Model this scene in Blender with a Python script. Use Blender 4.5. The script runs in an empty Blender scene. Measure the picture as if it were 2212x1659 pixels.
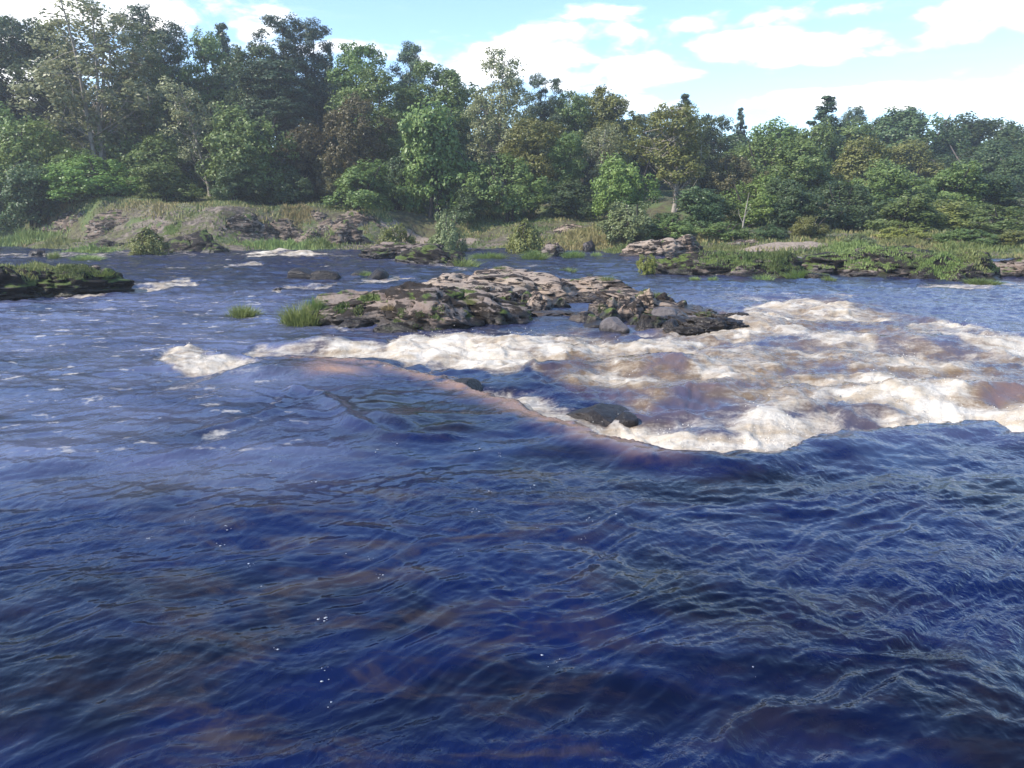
import bpy, math, random
import numpy as np
from mathutils import Vector, Matrix

sc = bpy.context.scene
C = sc.collection

# ------------------------------------------------------------------ camera, sky, sun, exposure
CAM_H = 2.2
PITCH = math.radians(12.1)
FPX = 1703.0                      # focal length in units of a 2212 px wide picture
cam_d = bpy.data.cameras.new('camera')
cam_d.sensor_width = 36.0
cam_d.lens = 36.0 * FPX / 2212.0
cam_d.clip_start = 0.05
cam_d.clip_end = 5000
cam = bpy.data.objects.new('camera', cam_d)
C.objects.link(cam)
cam.location = (0, 0, CAM_H)
cam.rotation_euler = (math.pi / 2 - PITCH, 0, 0)
sc.camera = cam

SUN_TO = Vector((-0.70, -0.30, 0.65)).normalized()
sun_d = bpy.data.lights.new('sun', 'SUN')
sun_d.energy = 3.7
sun_d.angle = math.radians(0.5)
sun_d.color = (1.0, 0.93, 0.84)
sun = bpy.data.objects.new('sun', sun_d)
C.objects.link(sun)
sun.rotation_euler = SUN_TO.to_track_quat('Z', 'Y').to_euler()

vs = sc.view_settings
vs.view_transform = 'Standard'
vs.look = 'None'
vs.gamma = 1.0
vs.use_curve_mapping = False
vs.exposure = 1.1
sc.cycles.use_denoising = True
sc.cycles.max_bounces = 6
sc.cycles.transparent_max_bounces = 6
sc.cycles.sample_clamp_indirect = 6.0
sc.cycles.sample_clamp_direct = 12.0
sc.cycles.caustics_reflective = False
sc.cycles.caustics_refractive = False


def ray(px, py):
    a = (px - 1106.0) / FPX
    b = (829.5 - py) / FPX
    return Vector((a, math.cos(PITCH) + b * math.sin(PITCH), -math.sin(PITCH) + b * math.cos(PITCH)))


def P(px, py, z=0.0):
    """the point of the level z that a line of sight meets"""
    d = ray(px, py)
    t = (z - CAM_H) / d.z
    return Vector((d.x * t, d.y * t, z))


def W(px, py, Y):
    d = ray(px, py)
    t = Y / d.y
    return Vector((d.x * t, Y, CAM_H + d.z * t))


class NT:
    """small helper to write node trees"""
    def __init__(self, tree):
        self.t = tree
        tree.nodes.clear()

    def n(self, kind, **kw):
        o = self.t.nodes.new(kind)
        for k, v in kw.items():
            setattr(o, k, v)
        return o

    def link(self, a, b):
        self.t.links.new(a, b)

    def put(self, sock, v):
        if isinstance(v, bpy.types.NodeSocket):
            self.link(v, sock)
        elif v is not None:
            sock.default_value = v

    def math(self, op, a, b=None, c=None, clamp=False):
        o = self.n('ShaderNodeMath', operation=op, use_clamp=clamp)
        self.put(o.inputs[0], a)
        if b is not None:
            self.put(o.inputs[1], b)
        if c is not None:
            self.put(o.inputs[2], c)
        return o.outputs[0]

    def vmath(self, op, a, b=None):
        o = self.n('ShaderNodeVectorMath', operation=op)
        self.put(o.inputs[0], a)
        if b is not None:
            self.put(o.inputs[1], b)
        return o.outputs[0]

    def ramp(self, v, lo, hi, a=0.0, b=1.0):
        o = self.n('ShaderNodeMapRange', interpolation_type='SMOOTHSTEP')
        self.put(o.inputs['Value'], v)
        o.inputs['From Min'].default_value = lo
        o.inputs['From Max'].default_value = hi
        o.inputs['To Min'].default_value = a
        o.inputs['To Max'].default_value = b
        return o.outputs[0]

    def noise(self, vec, scale, detail=4.0, rough=0.55, dist=0.0):
        o = self.n('ShaderNodeTexNoise')
        if vec is not None:
            self.link(vec, o.inputs['Vector'])
        o.inputs['Scale'].default_value = scale
        o.inputs['Detail'].default_value = detail
        o.inputs['Roughness'].default_value = rough
        o.inputs['Distortion'].default_value = dist
        return o.outputs[0]

    def mix(self, f, a, b):
        o = self.n('ShaderNodeMix', data_type='RGBA')
        self.put(o.inputs['Factor'], f)
        self.put(o.inputs[6], a if isinstance(a, bpy.types.NodeSocket) else (*a, 1.0))
        self.put(o.inputs[7], b if isinstance(b, bpy.types.NodeSocket) else (*b, 1.0))
        return o.outputs[2]

    def map(self, vec, scale=(1, 1, 1), rot=(0, 0, 0), loc=(0, 0, 0)):
        o = self.n('ShaderNodeMapping')
        self.link(vec, o.inputs['Vector'])
        o.inputs['Scale'].default_value = scale
        o.inputs['Rotation'].default_value = rot
        o.inputs['Location'].default_value = loc
        return o.outputs[0]


# ---- world: clear-air sky with drifting white clouds
world = bpy.data.worlds.new('World')
sc.world = world
world.use_nodes = True
N = NT(world.node_tree)
sky = N.n('ShaderNodeTexSky', sky_type='NISHITA')
sky.sun_disc = False
sky.sun_elevation = math.asin(SUN_TO.z)
sky.sun_rotation = math.atan2(SUN_TO.x, SUN_TO.y)
sky.air_density = 1.0
sky.dust_density = 0.0
sky.altitude = 900.0
sky.ozone_density = 3.0
bg_sky = N.n('ShaderNodeBackground')
bg_sky.inputs['Strength'].default_value = 0.15
N.link(sky.outputs[0], bg_sky.inputs['Color'])
tc = N.n('ShaderNodeTexCoord')
sep = N.n('ShaderNodeSeparateXYZ')
N.link(tc.outputs['Generated'], sep.inputs[0])
az = N.math('ARCTAN2', sep.outputs[0], sep.outputs[1])
el = N.math('ARCSINE', sep.outputs[2])
comb = N.n('ShaderNodeCombineXYZ')
N.link(az, comb.inputs[0])
N.link(N.math('MULTIPLY', el, 2.4), comb.inputs[1])
fine = N.noise(comb.outputs[0], 16.0, 7.0, 0.55, 0.3)
warp = N.noise(comb.outputs[0], 5.0, 3.0, 0.5)
# the sky of the whole place: broken fair-weather cloud on a flat layer high above
inv = N.math('DIVIDE', 1.0, N.math('MAXIMUM', sep.outputs[2], 0.06))
flat = N.n('ShaderNodeCombineXYZ')
N.link(N.math('MULTIPLY', sep.outputs[0], inv), flat.inputs[0])
N.link(N.math('MULTIPLY', sep.outputs[1], inv), flat.inputs[1])
layer = N.noise(flat.outputs[0], 0.75, 7.0, 0.52, 0.4)
layer = N.ramp(layer, 0.60, 0.72)
layer = N.math('MULTIPLY', layer, N.ramp(el, 0.20, 0.34))
# the clouds standing low over the wood
clouds = [  # centre x, y, half width, half height (picture positions turned into bearings), softness
    (1150, 118, 190, 50, 1.0), (1330, 160, 170, 38, 1.0), (1040, 150, 120, 46, 1.0), (1265, 78, 150, 26, .8),
    (1640, 105, 120, 38, 1.1), (1760, 105, 130, 30, 1.0), (1850, 88, 70, 20, 1.0),
    (2110, 35, 100, 40, 1.1), (2230, 20, 160, 50, .8), (120, -5, 330, 62, 1.0), (360, 20, 130, 38, .8), (555, 78, 40, 24, 1.0),
    (700, 105, 200, 16, .5), (925, 122, 45, 26, 1.0), (1700, 222, 130, 20, .9), (1930, 208, 120, 28, 1.0), (1350, 225, 130, 20, .7),
    (1600, 40, 230, 16, .45), (1300, 28, 90, 14, .45), (-150, 120, 260, 120, .9), (2400, 190, 200, 60, .6)]
val = None
for (cx, cy, hw, hh, s) in clouds:
    d = ray(cx, cy).normalized()
    a0, e0 = math.atan2(d.x, d.y), math.asin(d.z)
    u = N.math('MULTIPLY', N.math('SUBTRACT', az, a0), FPX / hw)
    v = N.math('MULTIPLY', N.math('SUBTRACT', el, e0), FPX / hh)
    q = N.math('ADD', N.math('MULTIPLY', u, u), N.math('MULTIPLY', v, v))
    q = N.math('MULTIPLY', N.math('SUBTRACT', 1.15, q), s)
    val = q if val is None else N.math('MAXIMUM', val, q)
val = N.math('MAXIMUM', val, -1.5)
edge = N.math('ADD', val, N.math('MULTIPLY', N.math('SUBTRACT', fine, 0.5), 4.6))
edge = N.math('ADD', edge, N.math('MULTIPLY', N.math('SUBTRACT', warp, 0.5), 1.6))
low = N.ramp(edge, -0.15, 1.35)
wisps = N.ramp(N.noise(N.map(comb.outputs[0], (1.0, 2.2, 1)), 7.0, 6.0, 0.6, 0.5), 0.52, 0.9, 0.0, 0.16)
cover = N.math('MAXIMUM', N.math('MAXIMUM', low, layer), wisps)
bg_c = N.n('ShaderNodeBackground')
bg_c.inputs['Color'].default_value = (1.0, 0.985, 0.97, 1)
bg_c.inputs['Strength'].default_value = 1.0
mixs = N.n('ShaderNodeMixShader')
N.link(cover, mixs.inputs[0])
N.link(bg_sky.outputs[0], mixs.inputs[1])
N.link(bg_c.outputs[0], mixs.inputs[2])
out = N.n('ShaderNodeOutputWorld')
N.link(mixs.outputs[0], out.inputs[0])

# ------------------------------------------------------------------ numpy noise


def _h(ix, iy, iz, seed):
    h = (ix.astype(np.int64) * 374761393 + iy.astype(np.int64) * 668265263 + iz.astype(np.int64) * 2147483647 + seed * 974634777) & 0xffffffff
    h = ((h ^ (h >> 13)) * 1274126177) & 0xffffffff
    h = ((h ^ (h >> 15)) * 2246822519) & 0xffffffff
    return (h ^ (h >> 16)) & 0xffffffff


def noise2(x, y, seed=0):
    ix, iy = np.floor(x), np.floor(y)
    fx, fy = x - ix, y - iy
    ux, uy = fx * fx * fx * (fx * (fx * 6 - 15) + 10), fy * fy * fy * (fy * (fy * 6 - 15) + 10)
    z = np.zeros_like(ix)

    def g(dx, dy):
        a = _h(ix + dx, iy + dy, z, seed) * (2 * math.pi / 4294967296.0)
        return np.cos(a) * (fx - dx) + np.sin(a) * (fy - dy)
    n00, n10, n01, n11 = g(0, 0), g(1, 0), g(0, 1), g(1, 1)
    return (n00 + ux * (n10 - n00) + uy * (n01 - n00 + ux * (n11 - n01 - n10 + n00))) * 1.45


def fbm2(x, y, o=4, seed=0, gain=.5, lac=2.03):
    s, a = 0, 1.0
    for k in range(o):
        s = s + a * noise2(x, y, seed + k * 17)
        x, y = x * lac * .866 - y * lac * .5 + 3.1, x * lac * .5 + y * lac * .866 + 7.7
        a *= gain
    return s


def ridge2(x, y, o=4, seed=0, gain=.5):
    s, a = 0, 1.0
    for k in range(o):
        s = s + a * (1 - 2 * np.abs(noise2(x, y, seed + k * 13)))
        x, y = x * 1.8 - y * 1.0 + 3.1, x * 1.0 + y * 1.8 + 7.7
        a *= gain
    return s


def noise3(p, seed=0):
    i = np.floor(p)
    f = p - i
    u = f * f * (3 - 2 * f)
    r = 0
    for dx in (0, 1):
        for dy in (0, 1):
            for dz in (0, 1):
                v = _h(i[:, 0] + dx, i[:, 1] + dy, i[:, 2] + dz, seed) / 2147483648.0 - 1
                w = (u[:, 0] if dx else 1 - u[:, 0]) * (u[:, 1] if dy else 1 - u[:, 1]) * (u[:, 2] if dz else 1 - u[:, 2])
                r = r + v * w
    return r


def fbm3(p, o=4, seed=0, gain=.5):
    s, a = 0, 1.0
    for k in range(o):
        s = s + a * noise3(p, seed + 31 * k)
        p = p * 2.07 + 5.3
        a *= gain
    return s


def sstep(a, b, x):
    t = np.clip((x - a) / (b - a), 0, 1)
    return t * t * (3 - 2 * t)


# ------------------------------------------------------------------ mesh helpers
def mesh_np(name, V, faces, mat=None, smooth=False):
    """faces: (n,k) int array"""
    V = np.asarray(V, np.float32)
    faces = np.asarray(faces, np.int32)
    me = bpy.data.meshes.new(name)
    n, k = faces.shape
    me.vertices.add(len(V))
    me.vertices.foreach_set('co', V.ravel())
    me.loops.add(n * k)
    me.loops.foreach_set('vertex_index', faces.ravel())
    me.polygons.add(n)
    me.polygons.foreach_set('loop_start', np.arange(n, dtype=np.int32) * k)
    me.polygons.foreach_set('loop_total', np.full(n, k, np.int32))
    if smooth:
        me.polygons.foreach_set('use_smooth', np.ones(n, bool))
    me.update(calc_edges=True)
    if mat:
        me.materials.append(mat)
    return me


def obj(name, me, parent=None, mat=None, loc=None, rot=None, scale=None):
    o = bpy.data.objects.new(name, me)
    C.objects.link(o)
    if parent:
        o.parent = parent
    if mat is not None and me is not None:
        if not me.materials:
            me.materials.append(mat)
        o.material_slots[0].link = 'OBJECT'
        o.material_slots[0].material = mat
    if loc is not None:
        o.location = loc
    if rot is not None:
        o.rotation_euler = rot
    if scale is not None:
        o.scale = scale
    return o


def tag(o, label, cat, group=None, kind=None):
    if label:
        o['label'] = label
    if cat:
        o['category'] = cat
    if group:
        o['group'] = group
    if kind:
        o['kind'] = kind
    return o


def empty(name, loc, rz=0.0):
    o = bpy.data.objects.new(name, None)
    C.objects.link(o)
    o.location = loc
    o.rotation_euler = (0, 0, rz)
    o.empty_display_size = .3
    return o


def new_mat(name):
    m = bpy.data.materials.new(name)
    m.use_nodes = True
    return m, NT(m.node_tree)


def finish(T, shader, disp=None):
    o = T.n('ShaderNodeOutputMaterial')
    T.link(shader, o.inputs['Surface'])


# ------------------------------------------------------------------ materials
def leaf_mat(name, col, col2, rough=.46, trans=.32):
    m, T = new_mat(name)
    geo = T.n('ShaderNodeNewGeometry')
    oi = T.n('ShaderNodeObjectInfo')
    tco = T.n('ShaderNodeTexCoord')
    n1 = T.noise(tco.outputs['Object'], .55, 2.0)
    f = T.math('ADD', T.math('MULTIPLY', geo.outputs['Random Per Island'], .55), T.ramp(n1, .35, .65, 0, .5))
    c = T.mix(f, col, col2)
    hsv = T.n('ShaderNodeHueSaturation')
    T.link(c, hsv.inputs['Color'])
    T.link(T.math('ADD', .485, T.math('MULTIPLY', oi.outputs['Random'], .03)), hsv.inputs['Hue'])
    T.link(T.math('ADD', .8, T.math('MULTIPLY', oi.outputs['Random'], .4)), hsv.inputs['Value'])
    p = T.n('ShaderNodeBsdfPrincipled')
    T.link(hsv.outputs[0], p.inputs['Base Color'])
    p.inputs['Roughness'].default_value = rough
    p.inputs['Specular IOR Level'].default_value = .4
    tr = T.n('ShaderNodeBsdfTranslucent')
    T.link(hsv.outputs[0], tr.inputs['Color'])
    mx = T.n('ShaderNodeMixShader')
    mx.inputs[0].default_value = trans
    T.link(p.outputs[0], mx.inputs[1])
    T.link(tr.outputs[0], mx.inputs[2])
    finish(T, mx.outputs[0])
    return m


LEAF = {
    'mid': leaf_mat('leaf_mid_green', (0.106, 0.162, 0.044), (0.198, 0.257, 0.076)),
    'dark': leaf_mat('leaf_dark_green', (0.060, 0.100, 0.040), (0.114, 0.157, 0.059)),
    'bright': leaf_mat('leaf_bright_green', (0.120, 0.199, 0.043), (0.222, 0.302, 0.076)),
    'pale': leaf_mat('leaf_pale_grey_green', (0.198, 0.222, 0.104), (0.306, 0.314, 0.157)),
    'olive': leaf_mat('leaf_olive', (0.150, 0.171, 0.046), (0.246, 0.249, 0.071)),
    'brown': leaf_mat('leaf_rust_brown', (.120, .110, .048), (.180, .160, .066)),
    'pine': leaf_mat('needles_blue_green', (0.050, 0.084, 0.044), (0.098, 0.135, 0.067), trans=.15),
    'willow': leaf_mat('leaf_willow_grey', (0.150, 0.188, 0.081), (0.234, 0.268, 0.114)),
    'yellow': leaf_mat('leaf_yellow_green', (0.222, 0.245, 0.057), (0.342, 0.342, 0.090)),
}
GRASS = {
    'green': leaf_mat('grass_green', (.085, .118, .034), (.155, .185, .060), .6, .3),
    'lime': leaf_mat('grass_lime', (.15, .21, .055), (.26, .31, .10), .6, .3),
    'straw': leaf_mat('grass_straw', (.22, .18, .07), (.32, .26, .12), .7, .25),
    'sedge': leaf_mat('grass_sedge', (.16, .185, .055), (.28, .275, .11), .7, .3),
    'moss': leaf_mat('grass_mossy', (.045, .075, .018), (.09, .13, .03), .8, .2),
}


def bark_mat(name, a, b):
    m, T = new_mat(name)
    tco = T.n('ShaderNodeTexCoord')
    n = T.noise(T.map(tco.outputs['Object'], (3, 3, .6)), 3.0, 5.0, .6)
    c = T.mix(T.ramp(n, .35, .65), a, b)
    p = T.n('ShaderNodeBsdfPrincipled')
    T.link(c, p.inputs['Base Color'])
    p.inputs['Roughness'].default_value = .85
    bp = T.n('ShaderNodeBump')
    bp.inputs['Distance'].default_value = .03
    T.link(n, bp.inputs['Height'])
    T.link(bp.outputs[0], p.inputs['Normal'])
    finish(T, p.outputs[0])
    return m


BARK = {'pale': bark_mat('bark_pale', (.34, .30, .25), (.20, .17, .14)), 'grey': bark_mat('bark_grey', (.16, .13, .11), (.08, .065, .055)),
        'dark': bark_mat('bark_dark', (.06, .045, .035), (.03, .024, .02))}


def rock_mat(name, pale, dark, dark_amount, moss, wet_z=.16, lichen=0.0, rough=.85):
    """bare stone with black crust, moss and a wet dark foot at the waterline"""
    m, T = new_mat(name)
    geo = T.n('ShaderNodeNewGeometry')
    pos = geo.outputs['Position']
    big = T.noise(pos, .9, 5.0, .6, .4)
    st = T.noise(T.map(pos, (.55, 1.3, 2.6), (.25, .12, .3)), 1.9, 7.0, .62, .9)
    fin = T.noise(pos, 16.0, 6.0, .65)
    base = T.mix(T.ramp(fin, .3, .7), tuple(x * .78 for x in pale), tuple(min(1, x * 1.15) for x in pale))
    base = T.mix(T.ramp(big, .42, .62, 0, .45), base, (pale[0] * .75, pale[1] * .62, pale[2] * .55))
    crust = T.math('ADD', st, T.math('MULTIPLY', T.math('SUBTRACT', fin, .5), .22))
    lo = .62 - dark_amount * .32
    crust = T.ramp(crust, lo, lo + .055)
    c = T.mix(crust, base, dark)
    if lichen:
        l = T.noise(pos, 2.2, 6.0, .68, .8)
        c = T.mix(T.ramp(l, .62 - .1 * lichen, .74 - .1 * lichen), c, (.24, .22, .19))
    if moss:
        mo = T.noise(pos, 1.7, 5.0, .6)
        sx = T.n('ShaderNodeSeparateXYZ')
        T.link(geo.outputs['Normal'], sx.inputs[0])
        f = T.math('MULTIPLY', T.ramp(mo, .64 - .25 * moss, .70 - .25 * moss), T.ramp(sx.outputs[2], .2, .6))
        mc = T.mix(T.ramp(fin, .3, .7), (.035, .055, .012), (.10, .13, .03))
        c = T.mix(f, c, mc)
    sz = T.n('ShaderNodeSeparateXYZ')
    T.link(pos, sz.inputs[0])
    wn = T.math('ADD', sz.outputs[2], T.math('MULTIPLY', T.math('SUBTRACT', big, .5), .45))
    wet = T.ramp(wn, wet_z, wet_z + .07, 1, 0)
    c = T.mix(T.math('MULTIPLY', wet, .82), c, (.024, .019, .016))
    p = T.n('ShaderNodeBsdfPrincipled')
    T.link(c, p.inputs['Base Color'])
    T.link(T.ramp(wet, 0, 1, rough, .32), p.inputs['Roughness'])
    p.inputs['Specular IOR Level'].default_value = .3
    bp = T.n('ShaderNodeBump')
    bp.inputs['Distance'].default_value = .035
    bp.inputs['Strength'].default_value = .9
    T.link(T.math('ADD', fin, T.math('MULTIPLY', st, 1.2)), bp.inputs['Height'])
    T.link(bp.outputs[0], p.inputs['Normal'])
    finish(T, p.outputs[0])
    return m


ROCK = {
    'pale': rock_mat('rock_pale', (.31, .248, .195), (.030, .021, .016), .36, .15),
    'tan': rock_mat('rock_tan', (.29, .222, .168), (.028, .019, .014), .46, .2),
    'slab': rock_mat('rock_mossy_slab', (.215, .172, .145), (.022, .016, .012), .52, .40),
    'dark': rock_mat('rock_dark', (.12, .10, .085), (.016, .013, .011), .70, .55),
    'lichen': rock_mat('rock_lichen', (.20, .155, .12), (.024, .018, .014), .50, .35, lichen=.7),
    'wet': rock_mat('rock_wet', (.060, .050, .048), (.014, .012, .011), .5, 0, wet_z=.34, rough=.35),
    'boulder': rock_mat('rock_grey_boulder', (.135, .120, .118), (.04, .034, .034), .12, 0, wet_z=.07, rough=.45),
}


def river_mat():
    m, T = new_mat('river_water')
    geo = T.n('ShaderNodeNewGeometry')
    pos = geo.outputs['Position']

    def attr(n):
        a = T.n('ShaderNodeAttribute', attribute_name=n)
        return a.outputs['Fac']
    foam, thin, chop = attr('foam'), attr('thin'), attr('chop')
    # broken lace of foam
    lace = T.noise(T.map(pos, (.42, .95, 1.3), (0, 0, -.12)), 4.4, 9.0, .68, .8)
    lace2 = T.noise(pos, 21.0, 6.0, .7, .3)
    f = T.math('ADD', foam, T.math('MULTIPLY', T.math('SUBTRACT', lace, .5), 1.25))
    f = T.math('ADD', f, T.math('MULTIPLY', T.math('SUBTRACT', lace2, .5), .55))
    ff = T.ramp(f, .30, 1.0)
    # flecks of froth drifting on the smooth water
    # water body: reflected sky blue put into the base colour, near-black in noise patches
    shal = T.noise(T.map(pos, (.7, 1.5, 1), (0, 0, .3)), 2.1, 7.0, .68, .8)
    deep = T.noise(T.map(pos, (.5, .9, 1), (0, 0, -.4), (3, 1, 0)), .8, 3.0, .55, .6)
    body = T.mix(T.ramp(deep, .35, .54), (.0004, .0016, .011), (.0010, .0056, .043))
    body = T.mix(T.math('MULTIPLY', T.ramp(shal, .44, .70), attr('bed')), body, (.046, .034, .027))
    body = T.mix(T.math('MULTIPLY', attr('sky_sheen'), .7), body, (.135, .150, .245))  # pale lavender sky reflection painted into the base colour
    body = T.mix(thin, body, (.27, .160, .105))
    body = T.mix(T.math('MULTIPLY', T.ramp(foam, .10, .5, 0, .85), attr('brown')), body, (.155, .100, .045))
    w = T.n('ShaderNodeBsdfPrincipled')
    T.link(body, w.inputs['Base Color'])
    w.inputs['IOR'].default_value = 1.333
    T.link(T.math('ADD', T.math('ADD', .05, T.math('MULTIPLY', thin, .25)), T.math('MULTIPLY', attr('fine'), .13)), w.inputs['Roughness'])
    # ripples
    r1 = T.noise(T.map(pos, (1.0, .7, 1), (0, 0, -.5)), 5.0, 4.0, .55, .6)
    r2 = T.noise(T.map(pos, (1.0, .6, 1), (0, 0, -.7)), 19.0, 3.0, .55, .4)
    hgt = T.math('ADD', T.math('MULTIPLY', r1, 1.0), T.math('MULTIPLY', r2, .42))
    bp = T.n('ShaderNodeBump')
    T.link(T.math('MULTIPLY', chop, 1.0), bp.inputs['Strength'])
    bp.inputs['Distance'].default_value = .030
    T.link(hgt, bp.inputs['Height'])
    T.link(bp.outputs[0], w.inputs['Normal'])
    fo = T.n('ShaderNodeBsdfPrincipled')
    tone = T.noise(T.map(pos, (.45, .9, 1), (0, 0, -.12)), 3.4, 7.0, .64, .6)
    fc = T.mix(T.math('MULTIPLY', T.ramp(tone, .34, .62, 1, 0), attr('brown')), (.57, .525, .455), (.41, .335, .245))
    T.link(fc, fo.inputs['Base Color'])
    fo.inputs['Roughness'].default_value = .7
    fo.inputs['Specular IOR Level'].default_value = .2
    fb = T.n('ShaderNodeBump')
    fb.inputs['Distance'].default_value = .045
    fb.inputs['Strength'].default_value = .85
    T.link(T.math('ADD', lace, T.math('MULTIPLY', lace2, .45)), fb.inputs['Height'])
    T.link(fb.outputs[0], fo.inputs['Normal'])
    mx = T.n('ShaderNodeMixShader')
    T.link(ff, mx.inputs[0])
    T.link(w.outputs[0], mx.inputs[1])
    T.link(fo.outputs[0], mx.inputs[2])
    finish(T, mx.outputs[0])
    return m


def froth_mat():
    m, T = new_mat('froth')
    p = T.n('ShaderNodeBsdfPrincipled')
    p.inputs['Base Color'].default_value = (.34, .35, .38, 1)
    p.inputs['Roughness'].default_value = .6
    finish(T, p.outputs[0])
    return m


def ground_mat():
    m, T = new_mat('bank_soil_and_grass')
    geo = T.n('ShaderNodeNewGeometry')
    pos = geo.outputs['Position']
    a = T.noise(pos, .35, 5.0, .6, .5)
    b = T.noise(pos, 3.0, 6.0, .65)
    c = T.mix(T.ramp(b, .35, .65), (.055, .045, .025), (.10, .10, .04))
    c = T.mix(T.ramp(a, .45, .6), c, (.085, .115, .035))
    st = T.noise(T.map(pos, (1, 1.6, 3)), .8, 6.0, .65, .6)
    sz = T.n('ShaderNodeSeparateXYZ')
    T.link(pos, sz.inputs[0])
    rk = T.math('MULTIPLY', T.ramp(st, .46, .54), T.ramp(sz.outputs[1], 53, 57, 1, 0))
    c = T.mix(rk, c, T.mix(T.ramp(b, .4, .6), (.07, .055, .045), (.19, .152, .12)))
    p = T.n('ShaderNodeBsdfPrincipled')
    T.link(c, p.inputs['Base Color'])
    p.inputs['Roughness'].default_value = .95
    bp = T.n('ShaderNodeBump')
    bp.inputs['Distance'].default_value = .15
    T.link(b, bp.inputs['Height'])
    T.link(bp.outputs[0], p.inputs['Normal'])
    finish(T, p.outputs[0])
    return m


def sand_mat():
    m, T = new_mat('pale_shingle')
    geo = T.n('ShaderNodeNewGeometry')
    b = T.noise(geo.outputs['Position'], 6.0, 6.0, .7)
    c = T.mix(T.ramp(b, .3, .7), (.17, .132, .10), (.31, .25, .20))
    p = T.n('ShaderNodeBsdfPrincipled')
    T.link(c, p.inputs['Base Color'])
    p.inputs['Roughness'].default_value = .95
    bp = T.n('ShaderNodeBump')
    bp.inputs['Distance'].default_value = .08
    T.link(b, bp.inputs['Height'])
    T.link(bp.outputs[0], p.inputs['Normal'])
    finish(T, p.outputs[0])
    return m


M_WATER, M_FROTH, M_GROUND, M_SAND = river_mat(), froth_mat(), ground_mat(), sand_mat()
M_SPRAY = froth_mat()
M_SPRAY.name = 'spray_white'
M_SPRAY.node_tree.nodes['Principled BSDF'].inputs['Base Color'].default_value = (.62, .58, .52, 1)

# ------------------------------------------------------------------ river
NEAR, FAR = 1.3, 62.0
rows = [NEAR]
while rows[-1] < FAR:
    r = rows[-1]
    rows.append(r + min(max(1.45 * r * r / (FPX / 2.16 * CAM_H), .011), .065 if r < 22 else .15))
rows = np.array(rows)
NC = 860
tcol = np.linspace(-.93, .93, NC)
RX = tcol[None, :] * (rows[:, None] + 1.6)
RY = np.repeat(rows[:, None], NC, 1)
X, Y = RX.ravel(), RY.ravel()


def to_px(x, y, z=0.0):
    """plan position on the water -> map coordinates used for the survey below"""
    dz = z - CAM_H
    f = y * math.cos(PITCH) - dz * math.sin(PITCH)
    b = y * math.sin(PITCH) + dz * math.cos(PITCH)
    return 1106 + FPX * x / f, 829.5 - FPX * b / f


U, Vp = to_px(X, Y)


def seg_dist(px, py, pts, ay):
    best = np.full(px.shape, 1e9)
    for (x0, y0), (x1, y1) in zip(pts[:-1], pts[1:]):
        ax, ayy, bx, by = x0, y0 * ay, x1, y1 * ay
        dx, dy = bx - ax, by - ayy
        t = np.clip(((px - ax) * dx + (py * ay - ayy) * dy) / (dx * dx + dy * dy), 0, 1)
        d = np.hypot(px - ax - t * dx, py * ay - ayy - t * dy)
        best = np.minimum(best, d)
    return best / ay


# warp so that no outline is clean
wx = fbm2(X * 1.1, Y * .7, 3, 5)
wy = fbm2(X * 1.1 + 40, Y * .7, 3, 9)
Uw = U + wx * 26
Vw = Vp + wy * np.clip((Vp - 520) * .035, 1.5, 14)

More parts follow.
